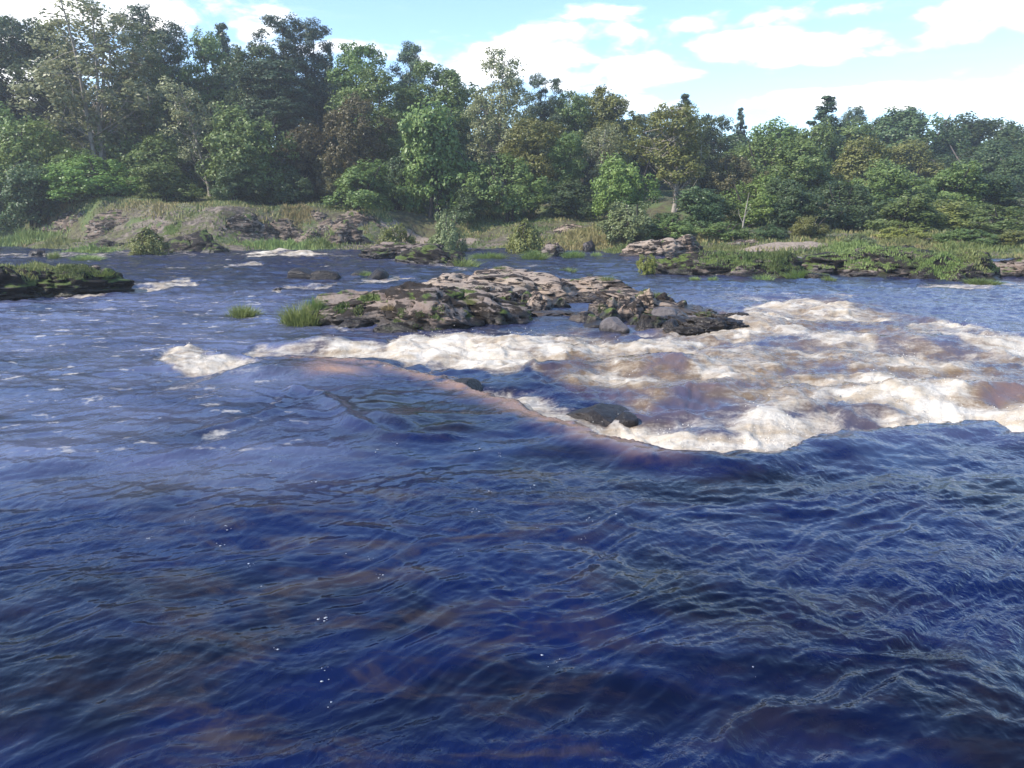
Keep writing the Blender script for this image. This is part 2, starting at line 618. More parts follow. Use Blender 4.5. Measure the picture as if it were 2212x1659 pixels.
FOAM = [  # surveyed crests: points, half thickness, strength
    ([(402, 778), (470, 796), (560, 818), (622, 834)], 31, 1.2),
    ([(560, 764), (700, 754), (820, 762), (940, 776)], 17, .9),
    ([(880, 756), (1010, 756), (1100, 770), (1180, 768)], 32, 1.4),
    ([(960, 718), (1100, 722), (1250, 722)], 12, .5),
    ([(1180, 750), (1300, 760), (1420, 756)], 20, .85),
    ([(1050, 838), (1150, 862), (1240, 890)], 28, .95),
    ([(1160, 800), (1280, 812), (1400, 816)], 16, .8),
    ([(1260, 930), (1400, 935), (1560, 952), (1700, 940), (1790, 915)], 54, 1.5),
    ([(1330, 890), (1500, 886), (1650, 888), (1760, 905)], 24, .85),
    ([(1380, 822), (1480, 800), (1580, 796), (1660, 790)], 20, .95),
    ([(1420, 752), (1550, 722), (1650, 706), (1740, 722), (1850, 742)], 26, 1.0),
    ([(1450, 770), (1600, 765), (1750, 768)], 22, .7),
    ([(1630, 684), (1720, 666), (1800, 677), (1890, 692)], 20, 1.0),
    ([(1560, 640), (1700, 648), (1830, 646)], 12, .55),
    ([(2010, 715), (2080, 728), (2150, 745), (2300, 760)], 28, 1.15),
    ([(1560, 850), (1660, 852), (1760, 845), (1850, 806), (1960, 790), (2080, 772)], 28, .85),
    ([(1880, 836), (1990, 842), (2100, 862), (2260, 882)], 40, 1.1),
    ([(1880, 895), (1960, 912), (2050, 902), (2150, 892), (2300, 900)], 36, 1.5),
    ([(1700, 740), (1900, 760), (2100, 800)], 20, .5),
    ([(540, 553), (600, 549), (670, 551)], 6, 0.98), ([(670, 553), (750, 556)], 5, 0.49),
    ([(250, 630), (330, 622), (400, 613)], 11, 0.82), ([(-80, 648), (60, 645), (150, 638), (250, 633)], 8, 0.78),
    ([(590, 632), (640, 624), (720, 618)], 6, 0.78), ([(790, 612), (870, 604)], 7, 0.82), ([(700, 612), (800, 616)], 4, 0.49),
    ([(-60, 556), (120, 551), (230, 554)], 6, 0.66), ([(200, 545), (420, 553)], 5, 0.57), ([(850, 562), (920, 572), (1000, 582)], 5, 0.57),
    ([(0, 600), (250, 590), (480, 580)], 4, 0.33), ([(490, 578), (560, 570)], 5, 0.66), ([(1990, 622), (2130, 620), (2260, 624)], 7, 0.70),
    ([(640, 705), (760, 712), (900, 722)], 5, 0.53), ([(1000, 585), (1200, 575)], 3, 0.41), ([(1700, 560), (1860, 556)], 5, 0.57),
    ([(1580, 700), (1650, 690)], 12, 0.66), ([(1350, 722), (1500, 724), (1620, 712)], 7, 0.61)]
foam = np.zeros_like(X)
break_ = fbm2(X * .9 + .5 * wx, Y * .8, 4, 141)
for pts, hw, s in FOAM:
    d = seg_dist(Uw, Vw, pts, 2.0)
    foam = np.maximum(foam, s * (1 - sstep(hw * .45, hw * 1.35, d)))
# the broad run of broken water
rapids = np.maximum(1 - sstep(40, 85, seg_dist(Uw, Vw, [(1250, 780), (1500, 810), (1800, 800), (2300, 830)], 2.0)),
                    1 - sstep(20, 60, seg_dist(Uw, Vw, [(1500, 720), (1800, 690), (1950, 720)], 2.0)))
foam = foam * (.73 + .38 * break_)
foam = np.maximum(foam, rapids * (.46 + .26 * break_))
HOLES = [  # dark windows where the river runs smooth and brown over boulders
    (1210, 792, 62, 20, .95), (1440, 786, 62, 24, 1.0), (1530, 838, 78, 18, .9), (1600, 825, 70, 14, .7), (1470, 862, 110, 12, .8), (1300, 838, 130, 10, .8),
    (1880, 890, 50, 34, .9), (1830, 905, 90, 14, .8), (1750, 712, 90, 8, .6), (2170, 845, 70, 18, 1.0), (1870, 700, 130, 10, .6), (1960, 730, 110, 16, .7), (1820, 785, 80, 9, .6),
    (1880, 800, 80, 7, .5), (1100, 818, 150, 6, .6), (700, 775, 60, 6, .4), (1240, 905, 45, 12, .8), (1700, 800, 90, 8, .6), (1420, 705, 100, 4, .5)]
hole = np.zeros_like(X)
for cx, cy, hw, hh, s in HOLES:
    q = ((Uw - cx) / hw) ** 2 + ((Vw - cy) / hh) ** 2
    hole = np.maximum(hole, s * np.exp(-q * .9))
foam = foam * (1 - .78 * hole)

# the lip over which the near pool spills into the rapids
LIP = [(560, 768, 0.0), (640, 775, .05), (800, 792, .10), (950, 816, .13), (1080, 862, .2), (1180, 905, .28), (1300, 950, .36), (1430, 984, .44), (1560, 998, .50),
       (1680, 984, .44), (1790, 946, .33), (1860, 934, .32), (1930, 936, .36), (2040, 924, .40), (2140, 920, .36), (2230, 950, .36), (2400, 990, .34)]
LW = [(P(a, b).x, P(a, b).y, c) for a, b, c in LIP]
sd = np.full(X.shape, 1e9)
amp = np.zeros_like(X)
for (x0, y0, a0), (x1, y1, a1) in zip(LW[:-1], LW[1:]):
    dx, dy = x1 - x0, y1 - y0
    L2 = dx * dx + dy * dy
    t = np.clip(((X - x0) * dx + (Y - y0) * dy) / L2, 0, 1)
    ex, ey = X - x0 - t * dx, Y - y0 - t * dy
    d = np.hypot(ex, ey)
    sg = np.where(dx * ey - dy * ex > 0, 1.0, -1.0)
    m_ = d < np.abs(sd)
    sd = np.where(m_, d * sg, sd)
    amp = np.where(m_, a0 + (a1 - a0) * t, amp)
sd = sd + .11 * fbm2(X * 1.5, Y * 1.5, 4, 77)
foam = foam * np.where(amp > .02, sstep(-.10, .12, sd) * sstep(0, .1, amp) + 1 - sstep(0, .1, amp), 1)
foam = np.where((amp < .1) & (sd < 0), foam, foam)
drop = -amp * sstep(-.05, .42, sd) * np.exp(-np.clip(sd - .3, 0, None) / 1.5)
bulge = amp * .17 * np.exp(-((sd + .22) / .30) ** 2)

# heights
Z = drop + bulge - .07 * sstep(.2, .6, np.maximum(foam, rapids * .6))
# rolling swell on the near pool, oblique crests running to the lower right
far = sstep(9, 26, Y)
flow = X * .45 - Y * .9
chop = .35 + .65 * sstep(-1.5, 3.0, X - .25 * (Y - 6))
Z += .034 * fbm2(X * .55 + .3 * Y, Y * .8 - .15 * X, 3, 21) * (1 + .8 * far)
c1, s1 = math.cos(-.62), math.sin(-.62)
xa, ya = X * c1 - Y * s1, X * s1 + Y * c1
wl = fbm2(X * .7, Y * .7, 2, 33) * .9
Z += .013 * chop * (1 + .7 * (1 - sstep(4, 7, Y))) * ridge2(xa * .75 + wl, ya * 2.3 + wl, 3, 41, .45) * (1 - .3 * far)
Z += .0045 * (.4 + chop) * (1 - sstep(6, 11, Y)) * ridge2(xa * 3.0 + 2 * wl, ya * 8.0 + 2 * wl, 2, 47, .5)
c2, s2 = math.cos(.28), math.sin(.28)
xb, yb = X * c2 - Y * s2, X * s2 + Y * c2
Z += .008 * ridge2(xb * .9 + wl, yb * 2.6 - wl, 3, 51, .45) * (1.1 - .5 * chop)
Z += .030 * far * ridge2(X * 1.1, Y * 1.5, 4, 61, .55)
Z += .013 * sstep(7, 11, Y) * (1 - .5 * sstep(22, 35, Y)) * ridge2(X * 1.5 + wl, Y * 3.0 - wl, 3, 65, .6)
# turbulence of the white water
turb = np.clip(foam, 0, 1.2)
rap = np.maximum(rapids * .6, sstep(.1, .7, foam))
Z += rap * (.09 * fbm2(X * .85, Y * 1.0, 2, 71) + .03 * ridge2(X * 1.7, Y * 2.0, 3, 81, .55))
near_ = 1 - .75 * sstep(15, 26, Y)
Z += rapids * (.022 * ridge2(X * 2.6 + wy, Y * 1.9, 2, 85, .5) + .010 * fbm2(X * 9, Y * 9, 2, 87) * (1 - sstep(6, 9, Y)))
Z += turb * near_ * (.022 * (ridge2(X * 2.4 + wx, Y * 1.8 + wy, 2, 91, .5) + .55 * ridge2(X * 7 + wx, Y * 6 + wy, 2, 93, .5) * (1 - sstep(7, 10.5, Y))) + .03 * fbm2(X * 1.8, Y * 2.2, 3, 97) + .02 + .014 * fbm2(X * 15, Y * 12, 3, 95) * (1 - sstep(6.5, 10, Y)))
# humps over drowned boulders and breaking crests
HUMPS = [(1210, 792, .55, .45, .18), (1445, 785, .65, .5, .24), (1540, 836, .6, .4, .18), (1600, 822, .9, .4, .10), (1885, 868, .8, .5, .16), (1960, 845, 1.2, .5, .14), (2170, 835, .8, .5, .2),
         (1640, 706, 1.0, .6, .22), (1780, 735, 1.2, .6, .14), (1760, 672, 1.3, .7, .18), (2060, 725, 1.3, .9, .10), (1990, 745, 1.2, .6, .14), (1010, 740, 1.1, .6, .20), (1130, 752, .7, .5, .16),
         (720, 746, 1.0, .4, .10), (600, 548, 1.2, 1.0, .22), (655, 550, .7, .8, .2), (510, 795, .9, .30, .13), (560, 808, .6, .25, .08), (660, 780, 1.4, .5, .05), (760, 800, 1.2, .6, .07),
         (900, 905, .9, .35, .06), (1150, 975, .6, .3, .04), (330, 620, 1.2, .8, .08)]
for px, py, rx, ry, a in HUMPS:
    c = P(px, py)
    Z += (a if py < 600 else a * .75) * np.exp(-((X - c.x) / rx) ** 2 - ((Y - c.y) / ry) ** 2)
# the shear line that runs from the curling wave down into the pool
for pts, a, w in (([(635, 842), (690, 855), (735, 885), (760, 915), (840, 945), (960, 950)], .05, .10), ([(630, 850), (590, 890), (510, 920), (430, 940)], .03, .09),
                  ([(300, 1000), (480, 960), (640, 905)], .02, .12), ([(820, 905), (900, 935), (990, 930)], .04, .12)):
    ww = [P(a_, b_) for a_, b_ in pts]
    dm = seg_dist(X, Y, [(p.x, p.y) for p in ww], 1.0)
    Z += a * np.exp(-(dm / w) ** 2)
# sheet of thin brown water along the lip, brown backs of the humps
sheet = np.exp(-((sd + .09) / .23) ** 2) * sstep(.0, .06, amp) * sstep(570, 640, U) * (1 - sstep(1300, 1560, U))
thin = .9 * sheet * sstep(-1.15, .15, fbm2(X * 2.6, Y * 2.0, 5, 15, .65))
foam = np.maximum(foam, .62 * sheet * sstep(.35, .95, fbm2(X * 5 + Y, Y * 4, 4, 19, .65)))
Z += .012 * sheet * fbm2(X * 5, Y * 4, 3, 23)
q = ((Uw - 735) / 60) ** 2 + ((Vw - 806) / 13) ** 2
thin = np.maximum(thin, np.exp(-q))
thin = np.maximum(thin, hole * sstep(1150, 1250, U) * .28 * (1 + break_))
thin = np.clip(thin, 0, 1)
foam0 = foam.copy()
# drifting lace and streaks on the smoother water
band = sstep(600, 660, Vp) * (1 - sstep(990, 1120, Vp)) * (1 - sstep(520, 950, U))
lacy = sstep(.05, .95, fbm2(X * 2.2 - .9 * Y, Y * 3.4, 5, 111, .62))
foam = np.maximum(foam, .60 * band * lacy)
sky_sheen = .30 * sstep(9, 15, Y) * (.8 + .5 * break_) + np.clip(band * (.55 + .5 * fbm2(X * .5, Y * .8, 3, 151)), 0, 1) + .35 * sstep(1250, 1500, U) * sstep(610, 650, Vp) * (1 - sstep(940, 1000, Vp))  # mask for the painted sky reflection: left, far and right-middle water
farb = sstep(11, 18, Y) * (1 - sstep(40, 50, Y)) * (1 - sstep(900, 1500, U))
foam = np.maximum(foam, .5 * farb * sstep(.45, 1.0, fbm2(X * .9, Y * 1.1, 5, 121, .62)))
fr = (.30 * sstep(1350, 1500, U)) * sstep(620, 660, Vp) * (1 - sstep(880, 960, Vp))
foam = np.maximum(foam, fr * (.6 + .6 * fbm2(X * .8, Y, 3, 131)))

nr = len(rows)
idx = np.arange(nr * NC).reshape(nr, NC)
quads = np.stack([idx[:-1, :-1], idx[:-1, 1:], idx[1:, 1:], idx[1:, :-1]], -1).reshape(-1, 4)
me = mesh_np('river', np.stack([X, Y, Z], 1), quads, M_WATER, True)
for nm, arr in (('foam', np.clip(foam, 0, 1.3)), ('bed', np.clip(.22 + .5 * sstep(150, 500, U) * (1 - sstep(1050, 1500, U)) * sstep(930, 1080, Vp), 0, 1)), ('thin', thin), ('fine', sstep(8, 18, Y) * (.7 + .4 * fbm2(X * .3, Y * .4, 3, 171))), ('brown', np.clip(np.maximum(rapids, sstep(.3, .8, foam0)), 0, 1)), ('sky_sheen', np.clip(sky_sheen, 0, 1)), ('chop', np.clip((.25 + .4 * chop + .6 * sstep(6, 14, Y)) * (.85 + .75 * fbm2(X * .45, Y * .6, 3, 161)), .12, 1.2))):
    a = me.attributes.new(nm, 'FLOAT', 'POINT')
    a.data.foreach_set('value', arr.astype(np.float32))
river = tag(obj('river', me), None, None, kind='structure')
river['label'] = 'dark blue peaty river breaking into cream white rapids'
ZG = Z.reshape(nr, NC)


def water_z(x, y):
    i = int(np.clip(np.searchsorted(rows, y), 1, nr - 1))
    j = int(np.clip(round((x / (rows[i] + 1.6) + .93) / 1.86 * (NC - 1)), 0, NC - 1))
    return float(ZG[i, j])


# ------------------------------------------------------------------ far bank
SHORE = [(-700, 528), (0, 533), (150, 541), (420, 546), (600, 541), (780, 541), (900, 537), (1050, 538), (1200, 541), (1330, 545), (1560, 553), (1800, 558), (2212, 561), (2800, 566)]
SX = np.array([P(a, b).x for a, b in SHORE])
SY = np.array([P(a, b).y for a, b in SHORE])


def ground_z(x, y):
    x, y = np.asarray(x, float), np.asarray(y, float)
    s = y - np.interp(x, SX, SY)
    wob = fbm2(x * .25, y * .25, 3, 201) * .5
    zb = np.interp(x, [-60, -30, -12, 0, 12, 30, 60], [3.6, 3.2, 2.6, 1.9, 1.3, .8, .8])      # foot of the wood
    zh = np.interp(x, [-60, -30, -12, 0, 12, 30, 60], [7.5, 7.0, 5.6, 4.4, 3.6, 3.0, 2.8])    # top of the slope
    left = sstep(4, -10, x)
    z = np.where(s < 0, s * .25, zb * (left * (.12 * sstep(0, 1.5, s) + .88 * sstep(2.2, 6.5, s)) + (1 - left) * sstep(-1, 8, s)))
    z = z + (zh - zb) * sstep(9, 24, s) + 4.0 * sstep(26, 60, s)
    return z + wob * sstep(.5, 6, s) * .6


def G(px, py):
    """where a line of sight meets the far bank"""
    d = ray(px, py)
    ys = np.arange(38, 95, .1)
    t = ys / d.y
    g = ground_z(d.x * t, ys)
    k = np.argmax(CAM_H + d.z * t <= np.maximum(g, 0))
    return Vector((d.x * t[k], ys[k], max(float(g[k]), 0.0)))


gx = np.concatenate([np.arange(-140, -45, 3.0), np.arange(-45, 50, .5), np.arange(50, 170, 3.0)])
gy = np.concatenate([np.arange(30, 66, .4), np.arange(66, 180, 3.0)])
GX, GY = np.meshgrid(gx, gy)
GZ = ground_z(GX.ravel(), GY.ravel())
GZ = GZ + .10 * fbm2(GX.ravel() * .9, GY.ravel() * .9, 3, 203) * sstep(0, 2, GY.ravel() - np.interp(GX.ravel(), SX, SY))
ni, nj = GX.shape
gi = np.arange(ni * nj).reshape(ni, nj)
gq = np.stack([gi[:-1, :-1], gi[:-1, 1:], gi[1:, 1:], gi[1:, :-1]], -1).reshape(-1, 4)
bank = obj('ground', mesh_np('ground', np.stack([GX.ravel(), GY.ravel(), GZ], 1), gq, M_GROUND, True))
tag(bank, 'earthy wooded far bank rising behind the river', None, kind='structure')

# river bed under everything, so that the water ends on land
hz = 2500
bed = obj('riverbed', mesh_np('riverbed', [(-hz, -hz, -1.2), (hz, -hz, -1.2), (hz, hz, -1.2), (-hz, hz, -1.2)], [(0, 1, 2, 3)], M_GROUND))
tag(bed, 'dark flat land and river bed reaching to the horizon', None, kind='structure')

# ------------------------------------------------------------------ rocks
import bmesh
_ico = {}


def ico(sub):
    if sub not in _ico:
        bm = bmesh.new()
        bmesh.ops.create_icosphere(bm, subdivisions=sub, radius=1.0)
        v = np.array([x.co[:] for x in bm.verts])
        f = np.array([[x.index for x in p.verts] for p in bm.faces])
        bm.free()
        _ico[sub] = (v / np.linalg.norm(v, axis=1)[:, None], f)
    return _ico[sub]


def rock_mesh(seed, sub=4, cuts=12, boxy=3.2, rough=.10, strata=.03, round_=False, aspect=(1, 1, 1)):
    rng = np.random.default_rng(seed)
    v, f = ico(sub)
    p = v / (np.abs(v) ** boxy).sum(1)[:, None] ** (1 / boxy)
    for k in range(cuts):
        n = rng.normal(size=3)
        n[2] = abs(n[2]) * .7
        n /= np.linalg.norm(n)
        d = rng.uniform(.55, .92)
        e = p @ n - d
        p = p - np.where(e > 0, e * .93, 0)[:, None] * n
    asp = np.array(aspect)
    w = p * asp
    p = p + v * (rough * fbm3(w * 1.6 + seed, 5, seed, .55))[:, None]
    if not round_:
        # open joints
        a = rng.uniform(0, math.pi)
        for k in range(3):
            dv = np.array([math.cos(a + k * 1.1), math.sin(a + k * 1.1), rng.uniform(-.4, .4)])
            t = w @ dv * rng.uniform(1.1, 1.9) + .35 * fbm3(w * 1.1 + 9 * k, 3, seed + k) + rng.uniform(0, 1)
            g = np.exp(-((t - np.round(t)) / .035) ** 2)
            p = p - v * (g * .13)[:, None]
        tz = w[:, 2] * 3.0 + w[:, 0] * .5 + .4 * fbm3(w * .9, 3, seed + 5)
        saw = tz - np.floor(tz)
        r = np.hypot(p[:, 0], p[:, 1])[:, None] + 1e-6
        p[:, :2] += p[:, :2] / r * (strata * (saw - .5) * 2)[:, None]
    lo, hi = p.min(0), p.max(0)
    p = (p - (lo + hi) / 2) / ((hi - lo) / 2)
    return mesh_np('rock', p, f, None, True)


_rock_cache = {}


def rock_proto(kind, k, sub):
    key = (kind, k, sub)
    if key not in _rock_cache:
        if kind == 'slab':
            _rock_cache[key] = rock_mesh(100 + k, sub, 11, 3.0, .11, .055, aspect=(2.4, 1.9, .8))
        elif kind == 'block':
            _rock_cache[key] = rock_mesh(200 + k, sub, 14, 3.6, .09, .03)
        elif kind == 'peak':
            _rock_cache[key] = rock_mesh(523 + k, sub, 9, 2.0, .07, 0, True)
        elif kind == 'round':
            _rock_cache[key] = rock_mesh(300 + k, sub, 4, 2.4, .05, 0, True)
        else:
            _rock_cache[key] = rock_mesh(400 + k, sub, 10, 2.6, .16, .04, aspect=(2.2, 1.5, 1))
    return _rock_cache[key]


def rock_at(name, px, by, wpx, hpx, depth, kind='block', k=0, mat='tan', sub=4, tilt=0.0, roll=0.0, rz=None, parent=None, z0=0.0, sink=.5, at=None):
    """a stone whose front foot stands at that spot of the river and rises hpx picture units"""
    b = at or P(px, by, z0)
    z0 = b.z
    dist = b.length
    hw = wpx / FPX * dist * .5
    hm = hpx / FPX * dist
    # the back of the stone stands farther off: part of hpx is depth seen from above
    hm = max(.12, hm - depth * .55 * (CAM_H - z0) / dist)
    cz = z0 + hm * .5 - hm * sink * .5
    hh = (hm + hm * sink) * .5
    rnd = random.Random(int(px * 7 + by * 13))
    rz = rnd.uniform(-.25, .25) if rz is None else rz
    loc = Vector((b.x, b.y + depth * .5, cz))
    if parent is not None:
        loc = loc - parent.location
    o = obj(name, rock_proto(kind, k, sub), parent, ROCK[mat], loc, (tilt, roll, rz), (hw * 1.06, depth * .56, hh * 1.02))
    return o


# --- the big outcrop in mid-river
root = empty('rock_outcrop', P(1100, 690))
tag(root, 'large pale bedrock outcrop with black mossy cracks in mid-river', 'rock')
for (n, px, by, w, h, d, kd, k, mt, sub, tl, rl) in [
    ('slab', 965, 645, 210, 64, 3.2, 'slab', 0, 'pale', 5, .06, -.05), ('slab', 1110, 655, 300, 84, 4.2, 'slab', 1, 'pale', 5, .10, .03), ('slab', 1255, 648, 215, 58, 3.0, 'slab', 2, 'pale', 5, .05, .05),
    ('slab', 1010, 672, 250, 72, 2.6, 'slab', 3, 'pale', 5, .16, .06), ('block', 1310, 640, 110, 40, 1.6, 'block', 0, 'tan', 5, 0, .1), ('block', 1345, 642, 55, 30, .9, 'block', 1, 'dark', 4, 0, .2),
    ('slab', 780, 706, 270, 84, 1.7, 'slab', 4, 'slab', 5, .10, -.10), ('slab', 900, 718, 300, 112, 2.1, 'slab', 5, 'slab', 5, .18, .06), ('slab', 1020, 706, 280, 92, 1.9, 'slab', 0, 'slab', 5, .16, .12),
    ('block', 705, 694, 100, 44, .9, 'block', 2, 'slab', 5, .1, -.1), ('slab', 735, 690, 140, 50, 1.2, 'slab', 2, 'slab', 5, .08, -.08), ('block', 1095, 668, 90, 42, 1.0, 'block', 3, 'slab', 5, 0, .1), ('block', 1165, 678, 76, 48, 1.0, 'block', 4, 'pale', 5, .1, .15),
    ('block', 1210, 668, 40, 26, .6, 'block', 5, 'dark', 4, 0, .1), ('block', 1115, 688, 56, 30, .6, 'block', 0, 'tan', 4, .1, .1), ('block', 1130, 695, 40, 26, .5, 'block', 1, 'slab', 4, 0, 0),
    ('slab', 1185, 690, 130, 20, .8, 'slab', 3, 'tan', 4, .1, .0), ('block', 760, 712, 90, 26, .6, 'block', 4, 'dark', 4, 0, 0), ('block', 860, 722, 110, 26, .5, 'block', 5, 'dark', 4, 0, .1),
    ('block', 960, 716, 110, 26, .5, 'block', 2, 'dark', 4, 0, 0), ('block', 1140, 668, 60, 40, .8, 'block', 2, 'dark', 4, 0, -.2),
]:
    rock_at(n, px, by, w, h, d, kd, k, mt, sub, tl, rl, parent=root)

root = empty('rock_outcrop', P(1430, 700))
tag(root, 'blocky jointed brown outcrop with grass on top beside the rapids', 'rock')
rb = random.Random(5)
for (n, px, by, w, h, d, kd, k, mt, sub) in [
    ('slab', 1262, 660, 100, 20, .9, 'slab', 2, 'tan', 5), ('block', 1380, 664, 190, 30, 2.2, 'slab', 1, 'tan', 5), ('slab', 1480, 692, 180, 30, 1.8, 'slab', 4, 'tan', 5),
    ('block', 1262, 700, 62, 24, .5, 'block', 0, 'tan', 4), ('block', 1296, 690, 50, 32, .6, 'block', 1, 'tan', 4), ('block', 1282, 708, 46, 24, .4, 'block', 4, 'slab', 4),
    ('block', 1325, 684, 52, 36, .7, 'block', 2, 'tan', 4), ('block', 1318, 700, 60, 30, .5, 'block', 3, 'slab', 4), ('block', 1354, 672, 56, 30, .7, 'block', 4, 'tan', 4), ('block', 1350, 694, 44, 30, .5, 'block', 5, 'tan', 4),
    ('block', 1378, 690, 42, 36, .6, 'block', 0, 'slab', 4), ('block', 1404, 686, 46, 50, .8, 'block', 1, 'tan', 5), ('block', 1440, 680, 66, 40, .9, 'block', 2, 'tan', 5), ('block', 1476, 684, 44, 30, .7, 'block', 3, 'slab', 4),
    ('block', 1440, 696, 56, 28, .6, 'round', 1, 'boulder', 4), ('block', 1476, 698, 60, 20, .6, 'block', 5, 'pale', 4), ('slab', 1532, 694, 130, 20, 1.1, 'slab', 0, 'pale', 5), ('block', 1508, 680, 50, 16, .7, 'block', 1, 'tan', 4),
    ('block', 1540, 683, 44, 14, .6, 'block', 2, 'tan', 4), ('slab', 1500, 708, 190, 18, .7, 'slab', 5, 'wet', 5), ('slab', 1548, 720, 150, 32, .7, 'slab', 3, 'wet', 5), ('block', 1410, 718, 90, 34, .6, 'block', 4, 'slab', 5),
    ('block', 1452, 719, 44, 24, .4, 'block', 0, 'wet', 4), ('slab', 1590, 697, 76, 20, .6, 'slab', 2, 'wet', 5), ('slab', 1480, 722, 100, 14, .4, 'slab', 1, 'wet', 4), ('block', 1375, 706, 40, 22, .4, 'block', 3, 'slab', 4)]:
    rock_at(n, px, by, w, h * 1.22, d, kd, k, mt, sub, rb.uniform(-.1, .15), rb.uniform(-.12, .18), parent=root)

SINGLES = [
    ('boulder', 1330, 722, 62, 38, .5, 'round', 0, 'boulder', 5, 'smooth round grey boulder at the foot of the blocky outcrop'),
    ('boulder', 1288, 712, 50, 20, .5, 'round', 2, 'wet', 4, 'low wet stone just beside the round grey boulder'),
    ('boulder', 1120, 702, 60, 18, .6, 'round', 3, 'wet', 4, 'low wet stone below the cracks of the large pale outcrop'),
    ('rock', 1250, 690, 90, 14, .9, 'slab', 3, 'slab', 4, 'flat low shelf between the two mid-river outcrops'),
    ('boulder', 1512, 672, 18, 12, .3, 'round', 1, 'wet', 4, 'tiny black stone behind the blocky outcrop'),
    ('boulder', 1302, 884, 160, 54, .8, 'peak', 0, 'wet', 5, 'glossy black boulder in the rapids with water sliding past'),
    ('boulder', 1356, 886, 50, 20, .3, 'round', 2, 'wet', 4, 'small black stone at the tip of the glossy boulder'),
    ('boulder', 1004, 832, 74, 28, .4, 'round', 6, 'wet', 4, 'small dark rock poking through behind the brown lip'),
    ('boulder', 1245, 922, 70, 30, .3, 'long', 3, 'wet', 4, 'black rock fragment half drowned in foam under the lip'),
    ('boulder', 648, 604, 62, 17, .9, 'round', 0, 'dark', 4, 'rounded black boulder upstream of the grass clump'),
    ('boulder', 697, 606, 60, 15, .9, 'round', 1, 'dark', 4, 'mottled black boulder touching its rounder neighbour'),
    ('boulder', 775, 601, 46, 13, .8, 'round', 2, 'dark', 4, 'dark boulder under a lime grass tuft'),
    ('boulder', 812, 604, 44, 15, .8, 'round', 3, 'dark', 4, 'dark boulder beside the one with the lime grass tuft'),
    ('boulder', 75, 556, 36, 10, .8, 'long', 2, 'dark', 4, 'black stone in white water near the willow-fringed bank'),
    ('boulder', 600, 632, 40, 7, .6, 'long', 1, 'wet', 4, 'half drowned brown stone in a streak of foam'),
    ('rock', 1195, 556, 60, 22, 1.2, 'long', 0, 'slab', 4, 'small brown rock among grass clumps in the far channel'),
    ('rock', 1273, 546, 28, 18, .6, 'block', 1, 'dark', 4, 'pointed black stone below the yellow reeds'),
]
for (n, px, by, w, h, d, kd, k, mt, sub, lab) in SINGLES:
    b = P(px, by)
    wz = min(water_z(b.x, b.y), water_z(b.x, b.y + d * .5)) if by > 780 else 0.0
    if by < 640:
        h, mt = h * 1.5, 'wet' if mt == 'dark' else mt
    tag(rock_at(n, px, by, w, h, d, kd, k, mt, sub, at=Vector((b.x, b.y, wz)), sink=1.0 if by > 780 else .5), lab, 'boulder' if n == 'boulder' else 'rock')

